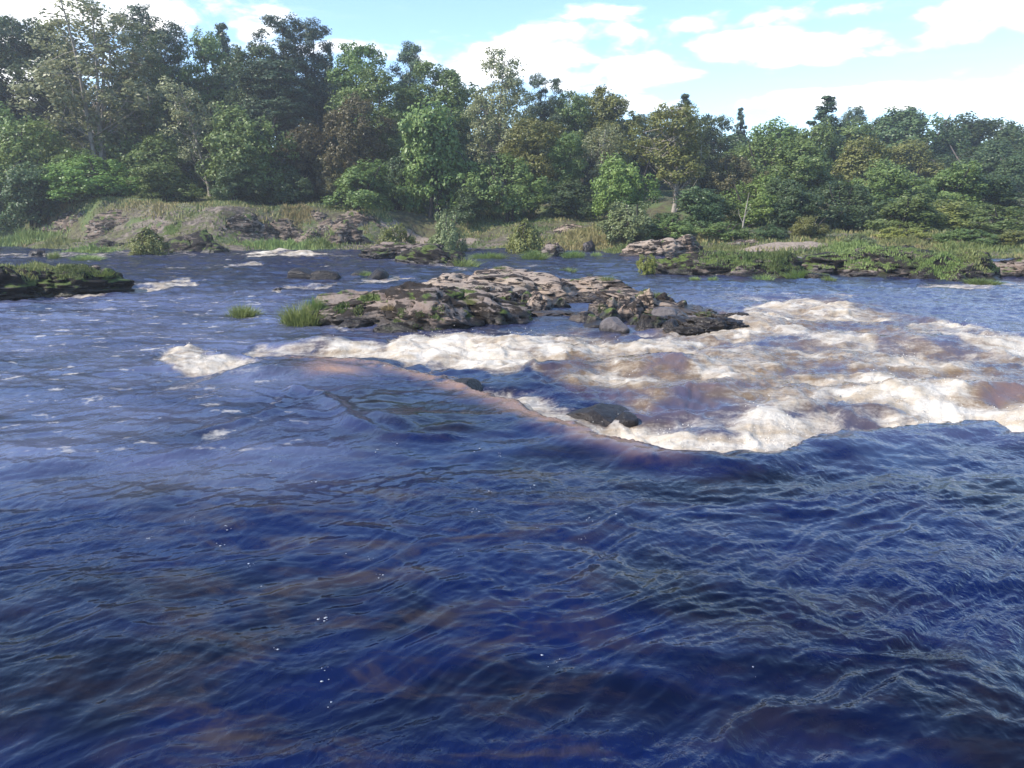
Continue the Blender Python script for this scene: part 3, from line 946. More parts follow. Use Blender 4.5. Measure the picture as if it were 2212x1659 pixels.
OUTS = [  # more outcrops, each with its slabs and blocks
    ('dark grassy ledge at the river edge with one pale broken face', (60, 640), [
        ('slab', 40, 644, 300, 66, 3.2, 'slab', 1, 'dark', 5), ('block', 150, 634, 110, 52, 1.6, 'block', 0, 'slab', 5), ('block', 205, 630, 80, 46, 1.3, 'block', 3, 'dark', 5),
        ('block', 20, 646, 140, 40, 1.2, 'block', 2, 'dark', 5), ('block', 232, 630, 34, 24, .6, 'block', 1, 'dark', 4), ('slab', -150, 655, 260, 66, 3, 'slab', 2, 'dark', 5), ('block', 172, 630, 70, 40, .7, 'block', 5, 'tan', 4)]),
    ('long black rock with a pale crest behind the large outcrop', (880, 572), [
        ('slab', 830, 561, 150, 24, 2.2, 'slab', 3, 'dark', 5), ('slab', 920, 572, 170, 40, 2.6, 'slab', 0, 'dark', 5), ('slab', 890, 560, 180, 30, 2.0, 'slab', 4, 'slab', 5), ('block', 985, 577, 50, 24, 1.2, 'block', 2, 'dark', 4)]),
    ('pale and black broken rock in the far channel by the yellow reeds', (1440, 555), [
        ('slab', 1420, 556, 150, 34, 2.6, 'slab', 1, 'pale', 5), ('block', 1485, 556, 90, 40, 2.0, 'block', 3, 'lichen', 5), ('slab', 1390, 553, 90, 22, 1.8, 'slab', 5, 'tan', 5), ('block', 1440, 555, 60, 14, .8, 'block', 4, 'dark', 4), ('block', 1450, 540, 90, 26, 1.4, 'block', 1, 'tan', 4)]),
    ('dark island ledge topped with a green turf strip and a bush at its end', (1590, 600), [
        ('slab', 1500, 597, 170, 46, 2.0, 'slab', 2, 'dark', 5), ('slab', 1600, 600, 200, 48, 2.2, 'slab', 4, 'dark', 5), ('block', 1690, 602, 130, 46, 1.8, 'block', 0, 'dark', 5),
        ('block', 1460, 594, 80, 34, 1.4, 'block', 4, 'slab', 5), ('block', 1620, 602, 120, 26, .8, 'block', 2, 'slab', 4), ('slab', 1755, 604, 90, 12, 1.0, 'slab', 0, 'dark', 4)]),
    ('broad grassy rock bank with a dark undercut edge by the fast water', (2000, 608), [
        ('slab', 1850, 596, 220, 44, 3.2, 'slab', 1, 'dark', 5), ('slab', 2000, 604, 260, 56, 3.6, 'slab', 5, 'dark', 5), ('block', 2120, 610, 160, 52, 2.2, 'block', 3, 'dark', 5), ('block', 1920, 600, 140, 34, 1.6, 'block', 1, 'slab', 5),
        ('slab', 1780, 597, 130, 22, 1.6, 'slab', 3, 'slab', 4), ('block', 2060, 608, 120, 44, 1.4, 'block', 5, 'dark', 4)]),
    ('brown rock shelf past the end of the broad grassy rock bank', (2230, 600), [('slab', 2240, 602, 150, 36, 2.0, 'slab', 2, 'slab', 5), ('slab', 2380, 606, 220, 40, 2.4, 'slab', 4, 'slab', 4)]),
    ('flat tan bedrock with dark cracks lying below the right wood', (1680, 545), [
        ('slab', 1640, 551, 190, 20, 3.0, 'slab', 0, 'pale', 5), ('slab', 1760, 553, 150, 20, 2.6, 'slab', 2, 'tan', 5), ('block', 1735, 548, 70, 14, 1.2, 'block', 2, 'dark', 4), ('slab', 1870, 556, 170, 22, 2.2, 'slab', 5, 'dark', 4)]),
]
ro = random.Random(11)
for lab, base, parts in OUTS:
    root = empty('rock_outcrop', P(*base))
    tag(root, lab, 'rock')
    for (n, px, by, w, h, d, kd, k, mt, sub) in parts:
        rock_at(n, px, by, w, h * (1.0 if px < 300 else 1.2), d, kd, k, mt, sub, ro.uniform(-.06, .1), ro.uniform(-.08, .08), parent=root)

# bank ledges stand on the far shore
BANK = [  # px, foot y, width, height, depth, kind, k, mat, z of foot, label
    (150, 500, 190, 42, 3.0, 'long', 0, 'lichen', .7, 'lichen-spotted ledge above the yellow willow clump'),
    (60, 488, 150, 26, 2.5, 'long', 1, 'lichen', 1.1, 'low brown ledge under the straw grass at the picture edge'),
    (255, 500, 150, 44, 2.5, 'long', 2, 'lichen', .7, 'white-flecked ledge right above the round olive bush'),
    (345, 505, 120, 40, 2.4, 'long', 3, 'lichen', .7, 'brown ledge just behind the round olive bush'),
    (405, 547, 110, 52, 2.0, 'block', 1, 'dark', 0.0, 'tall black block standing in the water at the bank'),
    (455, 548, 60, 24, 1.2, 'block', 4, 'dark', 0.0, 'small black stone at the foot of the tall black block'),
    (520, 518, 150, 58, 2.6, 'block', 2, 'lichen', .4, 'stepped brown cliff with a pale flecked top'),
    (610, 520, 130, 50, 2.4, 'block', 5, 'lichen', .4, 'dark squared ledge at the end of the stepped cliff'),
    (720, 530, 170, 62, 3.0, 'long', 0, 'lichen', .2, 'sloping rough ledge running down to the tan shingle'),
    (670, 528, 90, 40, 2.0, 'block', 0, 'lichen', .2, 'brown ledge wedged between the cliff and the sloping ledge'),
    (770, 500, 120, 46, 2.0, 'long', 2, 'lichen', .9, 'pale hummock of rock at the edge of the wood'),
    (220, 538, 90, 20, 1.4, 'long', 1, 'dark', .1, 'low black stone in the lime sedge near the water'),
    (845, 535, 60, 22, 1.2, 'block', 3, 'tan', .1, 'squat tan block beside the shingle bar'),
    (1230, 505, 70, 22, 1.2, 'long', 3, 'tan', .6, 'rusty rock showing between two bank bushes'),
    (680, 480, 70, 26, 1.4, 'block', 4, 'lichen', 1.7, 'pale-topped rock tucked under the brown bracken'),
    (1620, 532, 90, 16, 1.4, 'long', 0, 'lichen', .5, 'dark crusted rock on the shelf below the white dead stem'),
    (1985, 538, 120, 14, 1.6, 'long', 2, 'tan', .5, 'low tan rock in the meadow under the far right trees'),
]
for (px, by, w, h, d, kd, k, mt, z0, lab) in BANK:
    tag(rock_at('rock', px, by, w, h * .9, d, kd, k, mt, 5, at=G(px, by), sink=1.2), lab, 'rock')

# shingle bars
for i, (px, py, w, d, lab) in enumerate([(900, 524, 150, 2.6, 'pale shingle bar by the dark river rock'), (1010, 522, 70, 2.0, 'smaller shingle patch beyond the pale bar'), (1700, 536, 240, 2.4, 'tan gravel strip below the wood')]):
    c = G(px, py)
    d *= .55
    hw = w / FPX * c.length * .5
    n1, n2 = 40, 16
    a, b = np.meshgrid(np.linspace(-1, 1, n1), np.linspace(-1, 1, n2))
    a, b = a.ravel(), b.ravel()
    x, y = c.x + a * hw * np.sqrt(1 - .5 * b * b), c.y + b * d * np.sqrt(1 - .5 * a * a) * .8
    z = np.maximum(ground_z(x, y), 0) + .22 * (1 - np.clip(a * a + b * b, 0, 1)) + .04 * fbm2(x * 2, y * 2, 3, 7) - .02
    gi = np.arange(n1 * n2).reshape(n2, n1)
    q = np.stack([gi[:-1, :-1], gi[:-1, 1:], gi[1:, 1:], gi[1:, :-1]], -1).reshape(-1, 4)
    tag(obj('shingle_bar', mesh_np('shingle_bar', np.stack([x, y, z], 1), q, M_SAND, True)), lab, None, kind='structure')

# ------------------------------------------------------------------ grass


def blades(bx, by, bz, h, w, lean, seed, fan=False):
    """curved tapering blades, numpy arrays of roots; 5 verts, 3 faces -> tris"""
    rng = np.random.default_rng(seed)
    n = len(bx)
    ang = rng.uniform(0, 2 * math.pi, n)
    ln = lean * rng.uniform(.2, 1.0, n) * h
    if fan:
        ang = np.arctan2(by, bx) + rng.normal(0, .7, n)
        ln = (.15 + 1.0 * np.hypot(bx, by)) * rng.uniform(.3, 1.2, n) * lean
    dx, dy = np.cos(ang) * ln, np.sin(ang) * ln
    fa = rng.uniform(-.9, .9, n)
    sx, sy = np.cos(fa) * w, np.sin(fa) * w
    v = np.empty((n, 5, 3))
    v[:, 0] = np.stack([bx - sx, by - sy, bz], 1)
    v[:, 1] = np.stack([bx + sx, by + sy, bz], 1)
    v[:, 2] = np.stack([bx - sx * .7 + dx * .35, by - sy * .7 + dy * .35, bz + h * .58], 1)
    v[:, 3] = np.stack([bx + sx * .7 + dx * .35, by + sy * .7 + dy * .35, bz + h * .58], 1)
    v[:, 4] = np.stack([bx + dx, by + dy, bz + h], 1)
    t = np.array([[0, 1, 3], [0, 3, 2], [2, 3, 4]])
    f = (np.arange(n)[:, None, None] * 5 + t[None]).reshape(-1, 3)
    return v.reshape(-1, 3), f


_tufts = {}


def tuft_mesh(kind, k):
    key = (kind, k)
    if key not in _tufts:
        rng = np.random.default_rng(700 + k + hash(kind) % 1 + len(kind) * 31)
        n = {'tuft': 260, 'sedge': 760, 'turf': 3200}[kind]
        r = np.sqrt(rng.uniform(0, 1, n))
        a = rng.uniform(0, 2 * math.pi, n)
        if kind == 'turf':
            x, y = r * np.cos(a), r * np.sin(a)
            h = rng.uniform(.3, 1.0, n) * (1.05 - r * .6) * (.62 + .75 * noise2(x * 2.5, y * 2.5, k))
            v, f = blades(x, y, np.zeros(n) - .12, h, .010 * rng.uniform(.6, 1.5, n), .4, 800 + k)
        else:
            r = r * (.55 + .35 * noise2(np.cos(a) * 1.5, np.sin(a) * 1.5, 60 + k))
            x, y = r * np.cos(a), r * np.sin(a)
            h = rng.uniform(.30, 1.0, n) ** .8 * (1.08 - .75 * r)
            v, f = blades(x, y, np.zeros(n) - .12, h, .012 * rng.uniform(.6, 1.5, n), .8, 800 + k, True)
        _tufts[key] = mesh_np('grass_tuft', v, f)
    return _tufts[key]


bpy.context.view_layer.update()
DG = bpy.context.evaluated_depsgraph_get()


def sight(px, by):
    """first solid thing that a line of sight meets"""
    hit, loc, nrm, i_, ob, mx_ = sc.ray_cast(DG, Vector((0, 0, CAM_H)), ray(px, by).normalized())
    return (loc, ob.name) if hit else (P(px, by), 'river')


def tuft(px, by, wpx, hpx, z0, kind, mat, label, depth=None, name='grass_tuft', group=None):
    b = G(px, by) if depth else sight(px, by)[0]
    hw = wpx / FPX * b.length * .5
    hm = hpx / FPX * b.length
    k = int(px * 3 + by) % 4
    if kind == 'turf' or depth:
        rng = np.random.default_rng(int(px + by * 3))
        dp = min(hw * .9, 1.3)
        far_ = depth is not None
        n = int(np.clip((900 if far_ else 5200) * hw * dp, 260, 3200))
        r = np.sqrt(rng.uniform(0, 1, n)) * (.8 + .3 * rng.uniform(-1, 1, n))
        a = rng.uniform(0, 2 * math.pi, n)
        x, y = r * np.cos(a), r * np.sin(a)
        keepb, zz = [], []
        for q in range(n):
            hit, loc, nrm, i_, ob, mx_ = sc.ray_cast(DG, Vector((b.x + x[q] * hw, b.y + (y[q] + .25) * dp, b.z + 1.2)), Vector((0, 0, -1)))
            if hit and (far_ or (not ob.name.startswith('river') and loc.z > .04 and loc.z > b.z - .22)):
                keepb.append(q)
                zz.append(loc.z - b.z)
        if len(keepb) < 12:
            keepb, zz = list(range(n)), [0.0] * n
        keepb, zz = np.array(keepb), np.array(zz)
        x, y, r = x[keepb] * hw, (y[keepb] + .25) * dp, r[keepb]
        n = len(x)
        hm = hm * .68 if far_ else min(hm * .7, .19)
        h = hm * rng.uniform(.25, 1.0, n) * (1.1 - r * (.7 if far_ else .45)) * (.7 + .8 * noise2((x + b.x) * 2.2, (y + b.y) * 2.2, k))
        v, f = blades(x, y, zz - .02, np.maximum(h, .03), .011 * rng.uniform(.6, 1.5, n) * (.5 + b.length / 30), .55, 800 + k)
        o = obj(name, mesh_np('grass_tuft', v, f), None, GRASS[mat], b)
    else:
        o = obj(name, tuft_mesh(kind, k), None, GRASS[mat], b, (0, 0, (px * .37) % 6.28 if depth is None else 0), (hw * 1.8, depth or hw * 1.5, hm * .98))
    tag(o, label, 'grass', group, 'stuff' if kind == 'turf' or depth else None)
    return o


for a in [
    (652, 702, 80, 72, 0, 'sedge', 'lime', 'tall green grass clump at the upstream end of the mossy slab'),
    (682, 664, 34, 44, .2, 'tuft', 'lime', 'thin grass spray rising behind the tall green clump'),
    (525, 684, 54, 38, 0, 'sedge', 'lime', 'lone grass clump standing in open water'),
    (735, 668, 44, 18, .55, 'turf', 'moss', 'small mossy cushion on the dark slab nearest the tall clump'),
    (795, 645, 50, 16, .85, 'turf', 'moss', 'mossy grass on the crest of the dark slab'),
    (770, 672, 30, 14, .5, 'turf', 'green', 'little green cushion in a hollow of the dark slab'),
    (838, 668, 32, 18, .55, 'tuft', 'straw', 'dry straw tuft in the middle of the dark slab'),
    (862, 684, 34, 14, .35, 'turf', 'green', 'green cushion low on the dark slab'),
    (945, 690, 40, 16, .35, 'turf', 'green', 'bright moss cushion near the slab foot above the white plume'),
    (1010, 680, 26, 13, .5, 'turf', 'green', 'small green tuft where the two slabs meet'),
    (905, 704, 30, 10, .1, 'turf', 'moss', 'moss dab on the lowest lip of the dark slab'),
    (1018, 655, 26, 18, .7, 'tuft', 'sedge', 'olive tuft in the dark cleft of the pale slab'),
    (1310, 604, 40, 14, 1.05, 'tuft', 'lime', 'lime tuft on the dark corner block of the pale outcrop'),
    (1228, 586, 40, 12, 1.0, 'tuft', 'green', 'grass on the far rim of the pale outcrop'),
    (1372, 642, 80, 14, .7, 'turf', 'green', 'flat green turf on top of the blocky outcrop'),
    (1415, 640, 54, 15, .7, 'tuft', 'green', 'green tuft at the end of the turf on the blocky outcrop'),
    (1300, 668, 26, 12, .45, 'turf', 'moss', 'moss dab among the small brown joint blocks'),
    (1150, 692, 40, 14, .3, 'turf', 'moss', 'moss at the foot of the pale standing block'),
    (1520, 677, 50, 8, .35, 'turf', 'green', 'thin green fringe behind the flat pale slab'),
    (788, 594, 26, 13, .3, 'tuft', 'lime', 'lime tuft growing on a dark midstream boulder'),
    (117, 558, 24, 20, 0, 'sedge', 'lime', 'small lime clump in the foam by the far bank'),
    (186, 562, 44, 16, 0, 'sedge', 'lime', 'low lime clump in the foam below the round olive bush'),
    (1000, 572, 60, 26, .2, 'tuft', 'lime', 'grass on the tail of the long black rock'),
    (1055, 558, 70, 20, 0, 'sedge', 'lime', 'lime reed patch in the quiet far channel'),
    (1080, 580, 24, 10, 0, 'tuft', 'lime', 'tiny reed tuft alone behind the pale outcrop'),
    (1155, 560, 46, 28, 0, 'sedge', 'lime', 'upright lime clump on the small brown rock'),
    (1240, 555, 40, 20, 0, 'sedge', 'lime', 'lime clump beside the small brown rock'),
    (1288, 552, 20, 14, 0, 'tuft', 'lime', 'small clump near the pointed black stone'),
    (1600, 572, 260, 26, .92, 'turf', 'green', 'green turf strip along the dark island ledge'),
    (1690, 582, 110, 30, .5, 'turf', 'green', 'green grass spilling over the end of the dark island'),
    (1725, 598, 60, 22, .1, 'sedge', 'lime', 'lime sedge at the low tail of the dark island'),
    (1500, 604, 20, 12, 0, 'tuft', 'lime', 'first lime sprig at the waterline of the dark island'),
    (1540, 605, 24, 14, 0, 'tuft', 'lime', 'second lime sprig at the waterline of the dark island'),
    (1650, 604, 50, 18, .05, 'tuft', 'lime', 'wider lime sprig under the green turf strip'),
    (1790, 606, 22, 16, 0, 'tuft', 'lime', 'lone lime sprig in the water past the dark island'),
    (1870, 570, 170, 28, .9, 'turf', 'lime', 'light green growth at the near end of the grassy rock bank'),
    (2000, 572, 240, 34, 1.0, 'turf', 'green', 'dark green growth along the middle of the grassy rock bank'),
    (2040, 598, 90, 30, .3, 'turf', 'lime', 'lime fringe hanging over the undercut edge'),
    (2120, 576, 140, 30, 1.0, 'turf', 'sedge', 'tawny grass near the far end of the grassy rock bank'),
    (2120, 614, 50, 16, 0, 'sedge', 'green', 'green clump in the water below the undercut edge'),
    (50, 588, 190, 30, .95, 'turf', 'sedge', 'tawny grass on top of the dark ledge at the picture edge'),
    (150, 586, 90, 22, .75, 'turf', 'green', 'green grass above the pale broken face'),
    (215, 594, 50, 18, .6, 'tuft', 'lime', 'lime grass near the water end of the dark ledge'),
    (370, 500, 40, 12, 1.2, 'turf', 'lime', 'lime moss cap on the tall black block'),
]:
    tuft(*a)

# sward of the far bank: uncounted blades
rng = np.random.default_rng(3)
n = 150000
bx = rng.uniform(-48, 52, n)
s = rng.uniform(0, 1, n) ** 1.3 * 14 + .1
by_ = np.interp(bx, SX, SY) + s
patch = fbm2(bx * .28, by_ * .4, 4, 301)
dens = sstep(-.75, .35, patch + .35 * noise2(bx * 1.5, by_ * 1.5, 305) + np.where(bx > 8, .3, 0))
bare = np.zeros(n)
for (px, py, w, d) in [(900, 524, 150, 2.6), (1010, 522, 70, 2.0), (1700, 536, 240, 2.2)]:
    c = P(px, py, .22)
    hw = w / FPX * c.length * .5
    bare = np.maximum(bare, 1 - sstep(.6, 1.1, ((bx - c.x) / hw) ** 2 + ((by_ - c.y) / d) ** 2))
dens = dens * np.where(bx < -6, .25 + .75 * sstep(3.5, 5.5, s + noise2(bx * .5, by_ * .5, 5) * 1.5), 1)
keep = (rng.uniform(0, 1, n) < dens) & (rng.uniform(0, 1, n) > bare)
kindn = fbm2(bx * .16 + 7, by_ * .3, 3, 311) + rng.normal(0, .22, n) - np.where(bx < -8, .15 * sstep(4, 9, s), 0)
for nm, mk, m, lab, hh in (('grass', kindn < -.12, 'green', 'fresh green grass over the far bank', .42), ('grass', (kindn >= -.12) & (kindn < .42), 'sedge', 'tawny olive sedge over the far bank', .5),
                           ('grass', (kindn >= .42), 'straw', 'bleached straw grass in patches on the far bank', .6)):
    k = keep & mk
    x, y = bx[k], by_[k]
    z = ground_z(x, y) - .05
    h = hh * rng.uniform(.4, 1.2, len(x)) * (.6 + .6 * noise2(x * .7, y * .7, 330)) * np.where(x > 6, .8, .72)
    v, f = blades(x, y, z, h, .035 * rng.uniform(.6, 1.5, len(x)), .6, 341)
    o = obj(nm, mesh_np('grass', v, f, GRASS[m]))
    tag(o, lab, 'grass', kind='stuff')

# patches on the bank that read as one clump
for a in [
    (45, 528, 170, 48, .15, 'sedge', 'lime', 'big yellow-green sedge clump at the water by the picture edge'),
    (120, 532, 90, 30, .1, 'sedge', 'sedge', 'lower tawny sedge beside the big yellow-green clump'),
    (190, 546, 110, 26, .05, 'sedge', 'lime', 'lime sedge running down to the foam'),
    (600, 540, 190, 32, .15, 'sedge', 'lime', 'lime sedge strip below the stepped brown cliff'),
    (690, 536, 90, 34, .2, 'sedge', 'lime', 'lime sedge at the foot of the sloping ledge'),
    (125, 470, 60, 36, 1.5, 'sedge', 'straw', 'straw-coloured grass plume above the lichen ledge'),
    (640, 478, 80, 26, 1.6, 'sedge', 'straw', 'straw grass patch behind the stepped cliff'),
    (960, 520, 60, 30, .3, 'sedge', 'lime', 'lime grass between the two shingle patches'),
    (1110, 535, 60, 24, .2, 'sedge', 'lime', 'bright green clump at the foot of the olive bank bush'),
    (1310, 530, 170, 48, .35, 'sedge', 'straw', 'golden reed bed on the far bank'),
    (1250, 515, 110, 36, .6, 'sedge', 'straw', 'golden reeds thinning out toward the olive bush'),
    (1350, 548, 90, 34, .1, 'sedge', 'lime', 'lime reeds in front of the golden reed bed'),
    (1560, 545, 110, 20, .3, 'sedge', 'sedge', 'tawny grass under the pale bedrock shelf'),
    (1830, 545, 120, 26, .4, 'sedge', 'lime', 'lime grass at the bend of the far bank'),
    (1960, 535, 140, 30, .6, 'sedge', 'sedge', 'tawny meadow grass under the far wood'),
    (2100, 540, 160, 30, .6, 'sedge', 'lime', 'light meadow grass near the picture edge'),
]:
    tuft(*a, depth=1.6)

# ------------------------------------------------------------------ trees


def tube(path, radii, sides=5):
    """list of points -> verts, quads"""
    V, F = [], []
    for i, (p, r) in enumerate(zip(path, radii)):
        p = np.asarray(p, float)
        t = np.asarray(path[min(i + 1, len(path) - 1)], float) - np.asarray(path[max(i - 1, 0)], float)
        t /= np.linalg.norm(t) + 1e-9
        u = np.cross(t, [0.31, .95, .05])
        u /= np.linalg.norm(u) + 1e-9
        w = np.cross(t, u)
        for k in range(sides):
            a = 2 * math.pi * k / sides
            V.append(p + r * (math.cos(a) * u + math.sin(a) * w))
    for i in range(len(path) - 1):
        for k in range(sides):
            F.append((i * sides + k, i * sides + (k + 1) % sides, (i + 1) * sides + (k + 1) % sides, (i + 1) * sides + k))
    return V, F


def join_tubes(tubes):
    V, F = [], []
    for v, f in tubes:
        o = len(V)
        V += v
        F += [tuple(i + o for i in q) for q in f]
    return np.array(V), np.array(F)


def leaves(cent, nrm, L, Wd, rng, droop=.0):
    """diamond leaves; cent (n,3), nrm (n,3)"""
    n = len(cent)
    nrm = nrm / (np.linalg.norm(nrm, axis=1)[:, None] + 1e-9)
    t = rng.normal(size=(n, 3))
    t[:, 2] -= droop
    t = t - (t * nrm).sum(1)[:, None] * nrm
    t /= np.linalg.norm(t, axis=1)[:, None] + 1e-9
    b = np.cross(nrm, t)
    L = (L * rng.uniform(.6, 1.3, n))[:, None]
    Wd = (Wd * rng.uniform(.6, 1.3, n))[:, None]
    v = np.empty((n, 4, 3))
    v[:, 0] = cent - t * L
    v[:, 1] = cent + b * Wd - t * L * .1
    v[:, 2] = cent + t * L
    v[:, 3] = cent - b * Wd - t * L * .1
    f = np.arange(n * 4).reshape(n, 4)
    return v.reshape(-1, 3), f


def make_tree(seed, H=13.0, R=3.6, z0=.12, shape='round', clumps=120, per=110, csize=.8, leaf=.15, trunk=.22, limbs=16, sparse=0.0, lean=0.3, bare=0.0, stems=1):
    """returns (trunk mesh, crown mesh)"""
    rng = np.random.default_rng(seed)
    tubes = []
    tops = []
    for sidx in range(stems):
        off = np.zeros(2) if stems == 1 else rng.normal(0, R * .18, 2)
        lean_v = rng.normal(0, lean, 2) + off * 1.2
        pts = [np.array([off[0] * .3 + lean_v[0] * t ** 1.5 + .12 * math.sin(5 * t + seed), off[1] * .3 + lean_v[1] * t ** 1.5 + .12 * math.cos(4 * t + seed), H * .93 * t]) for t in np.linspace(0, 1, 10)]
        rad = [trunk * (1 - t) ** .8 + .02 + (.12 * trunk / .22 if t == 0 else 0) for t in np.linspace(0, 1, 10)]
        tubes.append(tube(pts, rad, 7))
        tops.append(pts)
    cz0 = z0 * H
    cc = []
    lobes = []
    nb = {'round': 12, 'tall': 15, 'cone': 46, 'pine': 24, 'bush': 11}[shape]
    for bi in range(nb):
        t = min(1.0, (bi + rng.uniform(0, 1)) / nb)
        a = bi * 2.399 + rng.uniform(-.7, .7)
        if shape == 'round':
            env, br = math.sin(math.pi * (.16 + t * .68)) ** .7, R * rng.uniform(.34, .50)
        elif shape == 'tall':
            env, br = math.sin(math.pi * (.16 + t * .66)) ** .8, R * rng.uniform(.30, .48)
        elif shape == 'cone':
            env, br = (1 - t) ** .85 + .02, R * (.27 - .17 * t)
        elif shape == 'pine':
            env, br = .35 + .6 * math.sin(math.pi * (.1 + t * .75)), R * rng.uniform(.30, .48) * (1 - .30 * t)
        else:
            env, br = math.sqrt(max(0, 1 - (t * .92) ** 2.2)), R * rng.uniform(.28, .44)
        rr = rng.uniform(.45, 1.0)
        r = max(0.0, R * env * rr - br * .8)
        z = cz0 + br * .6 + (H - br * .85 - cz0 - br * .6) * t
        ax = tops[0][min(9, int(z / H * 9.9))]
        vs_ = rng.uniform(.8, 1.2) if shape not in ('pine', 'cone') else rng.uniform(.7, 1.0)
        lobes.append((np.array([r * math.cos(a) + ax[0], r * math.sin(a) + ax[1], z]), br, vs_, t, a))
    area = sum(l[1] ** 2 for l in lobes)
    for (bc, br, vs_, t, a) in lobes:
        for q in range(int(round(clumps * br * br / area))):
            d = rng.normal(size=3)
            d[2] += .25
            d[:2] += np.array([math.cos(a), math.sin(a)]) * .35
            d /= np.linalg.norm(d)
            nz = float(noise3(np.array([d * 2.2 + bc]), seed)[0])
            cl = bc + d * br * (rng.uniform(.62, 1.0) + .22 * nz) * np.array([1.0, 1.0, vs_])
            cc.append((cl, t, .6))
    order = rng.permutation(len(cc))
    for i in order[:limbs]:
        c, t, rr = cc[i]
        sp = tops[rng.integers(0, stems)]
        zz = max(.06 * H, c[2] - np.linalg.norm(c[:2]) * rng.uniform(.5, 1.1) - .4)
        k = min(8, int(zz / (H * .93) * 9))
        st = sp[k]
        mid = (st + c) / 2 + np.array([0, 0, -.25 * rng.uniform(0, 1)]) + rng.normal(0, .15, 3)
        r0 = trunk * (.42 - .25 * t)
        tubes.append(tube([st, st + (mid - st) * .5 + rng.normal(0, .05, 3), mid, (mid + c) / 2 + rng.normal(0, .1, 3), c], [r0, r0 * .8, r0 * .55, r0 * .35, .012], 5))
    for i in order[limbs:limbs * 3]:       # twigs
        c, t, rr = cc[i]
        j = order[rng.integers(0, limbs)]
        st = cc[j][0]
        if np.linalg.norm(st - c) < R * .9:
            tubes.append(tube([st, (st + c) / 2 + rng.normal(0, .15, 3), c], [.035, .025, .01], 4))
    tv, tf = join_tubes(tubes)
    lc, ln = [], []
    for c, t, rr in cc:
        if bare and t < bare and rng.uniform() < .6:
            continue
        m = int(per * rng.uniform(.5, 1.4) * (1 - sparse))
        d = rng.normal(size=(m, 3))
        d /= np.linalg.norm(d, axis=1)[:, None]
        sz = csize * rng.uniform(.6, 1.35)
        rad = rng.uniform(.25, 1, m)[:, None] ** .6
        stretch = np.array([1.0, 1.0, 1.0]) if shape != 'pine' else np.array([1.1, 1.1, .8])
        p = c + d * rad * sz * stretch
        lc.append(p)
        outw = p - np.array([tops[0][5][0], tops[0][5][1], p[:, 2].mean() - .8])
        outw /= np.linalg.norm(outw, axis=1)[:, None] + 1e-9
        ln.append(d * .6 + outw * .5 + np.array([0, 0, .12]) + rng.normal(0, .45, (m, 3)))
    lc, ln = np.concatenate(lc), np.concatenate(ln)
    asp = .62 if shape != 'pine' else .30
    lv, lf = leaves(lc, ln, leaf, leaf * asp, rng, .5)
    return mesh_np('trunk', tv, tf, None, True), mesh_np('crown', lv, lf)


PROTO = {}


def proto(name):
    if name in PROTO:
        return PROTO[name]
    k, i = name[:-1], int(name[-1])
    if k == 'broad':
        r = make_tree(1000 + i, 12, [3.6, 3.9, 3.3, 3.7][i], .10, 'round', 420, 46, .46, .115, .15, 18)
    elif k == 'tall':
        r = make_tree(1100 + i, 15, [3.2, 3.6, 3.0][i], .16, 'tall', 430, 46, .48, .12, .16, 20, lean=.5)
    elif k == 'airy':
        r = make_tree(1200 + i, 15, [4.2, 3.8][i], .26, 'tall', 380, 46, .46, .115, .11, 44, .30, .7, stems=[3, 1][i])
    elif k == 'lolly':
        r = make_tree(1300 + i, 10, 3.5, .25, 'round', 330, 40, .42, .105, .14, 50, .15, .2)
    elif k == 'birch':
        r = make_tree(1400 + i, 10, 2.3, .25, 'tall', 140, 50, .42, .095, .09, 36, .3, .6, bare=.35)
    elif k == 'pine':
        r = make_tree(1500 + i, 15, [2.6, 2.2, 3.0][i], .30, 'pine', 360, 54, .46, .14, .15, 24, 0, .3)
    elif k == 'spruce':
        r = make_tree(1600 + i, 15, 2.9, .10, 'cone', 380, 46, .36, .13, .13, 40, 0, .15)
    elif k == 'shrub':
        r = make_tree(1700 + i, 6, [3.4, 3.0, 2.7][i], .02, 'bush', 330, 44, .42, .11, .10, 16, 0, .4, stems=3)
    elif k == 'bush':
        r = make_tree(1800 + i, 2.6, [1.7, 1.9][i], .02, 'bush', 150, 70, .26, .065, .03, 26, 0, .3, stems=5)
    PROTO[name] = r
    return r


BASE_H = {'broad': 12, 'tall': 15, 'airy': 15, 'lolly': 10, 'birch': 10, 'pine': 15, 'spruce': 15, 'shrub': 6, 'bush': 2.6}
BASE_R = {'broad': 3.6, 'tall': 3.2, 'airy': 4.0, 'lolly': 3.5, 'birch': 2.3, 'pine': 2.6, 'spruce': 2.9, 'shrub': 3.1, 'bush': 1.8}


def tree(pr, px, top, w, Yd, leafm, bark, label, name='tree', cat='tree', group=None, rz=None):
    t = W(px, top, Yd)
    zb = float(ground_z(t.x, Yd)) - .15
    k = pr[:-1]
    if k in ('broad', 'tall', 'shrub'):
        ar = (t.z - zb) / (w / FPX * Yd)
        k = 'tall' if ar > 1.9 else 'broad' if ar > 1.15 else 'shrub'
        pr = k + str(int(pr[-1]) % {'tall': 3, 'broad': 4, 'shrub': 3}[k])
    sz = (t.z - zb) / BASE_H[k] / 1.03
    sw = (w / FPX * Yd * .5) / BASE_R[k] * 1.16
    rot = (px * 1.7) % 6.28 if rz is None else rz
    root = empty(name, (t.x, Yd, zb), rot)
    tag(root, label, cat, group)
    root.scale = (sw, sw, sz)
    tm, cm = proto(pr)
    obj('trunk', tm, root, BARK[bark])
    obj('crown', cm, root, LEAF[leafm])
    return root


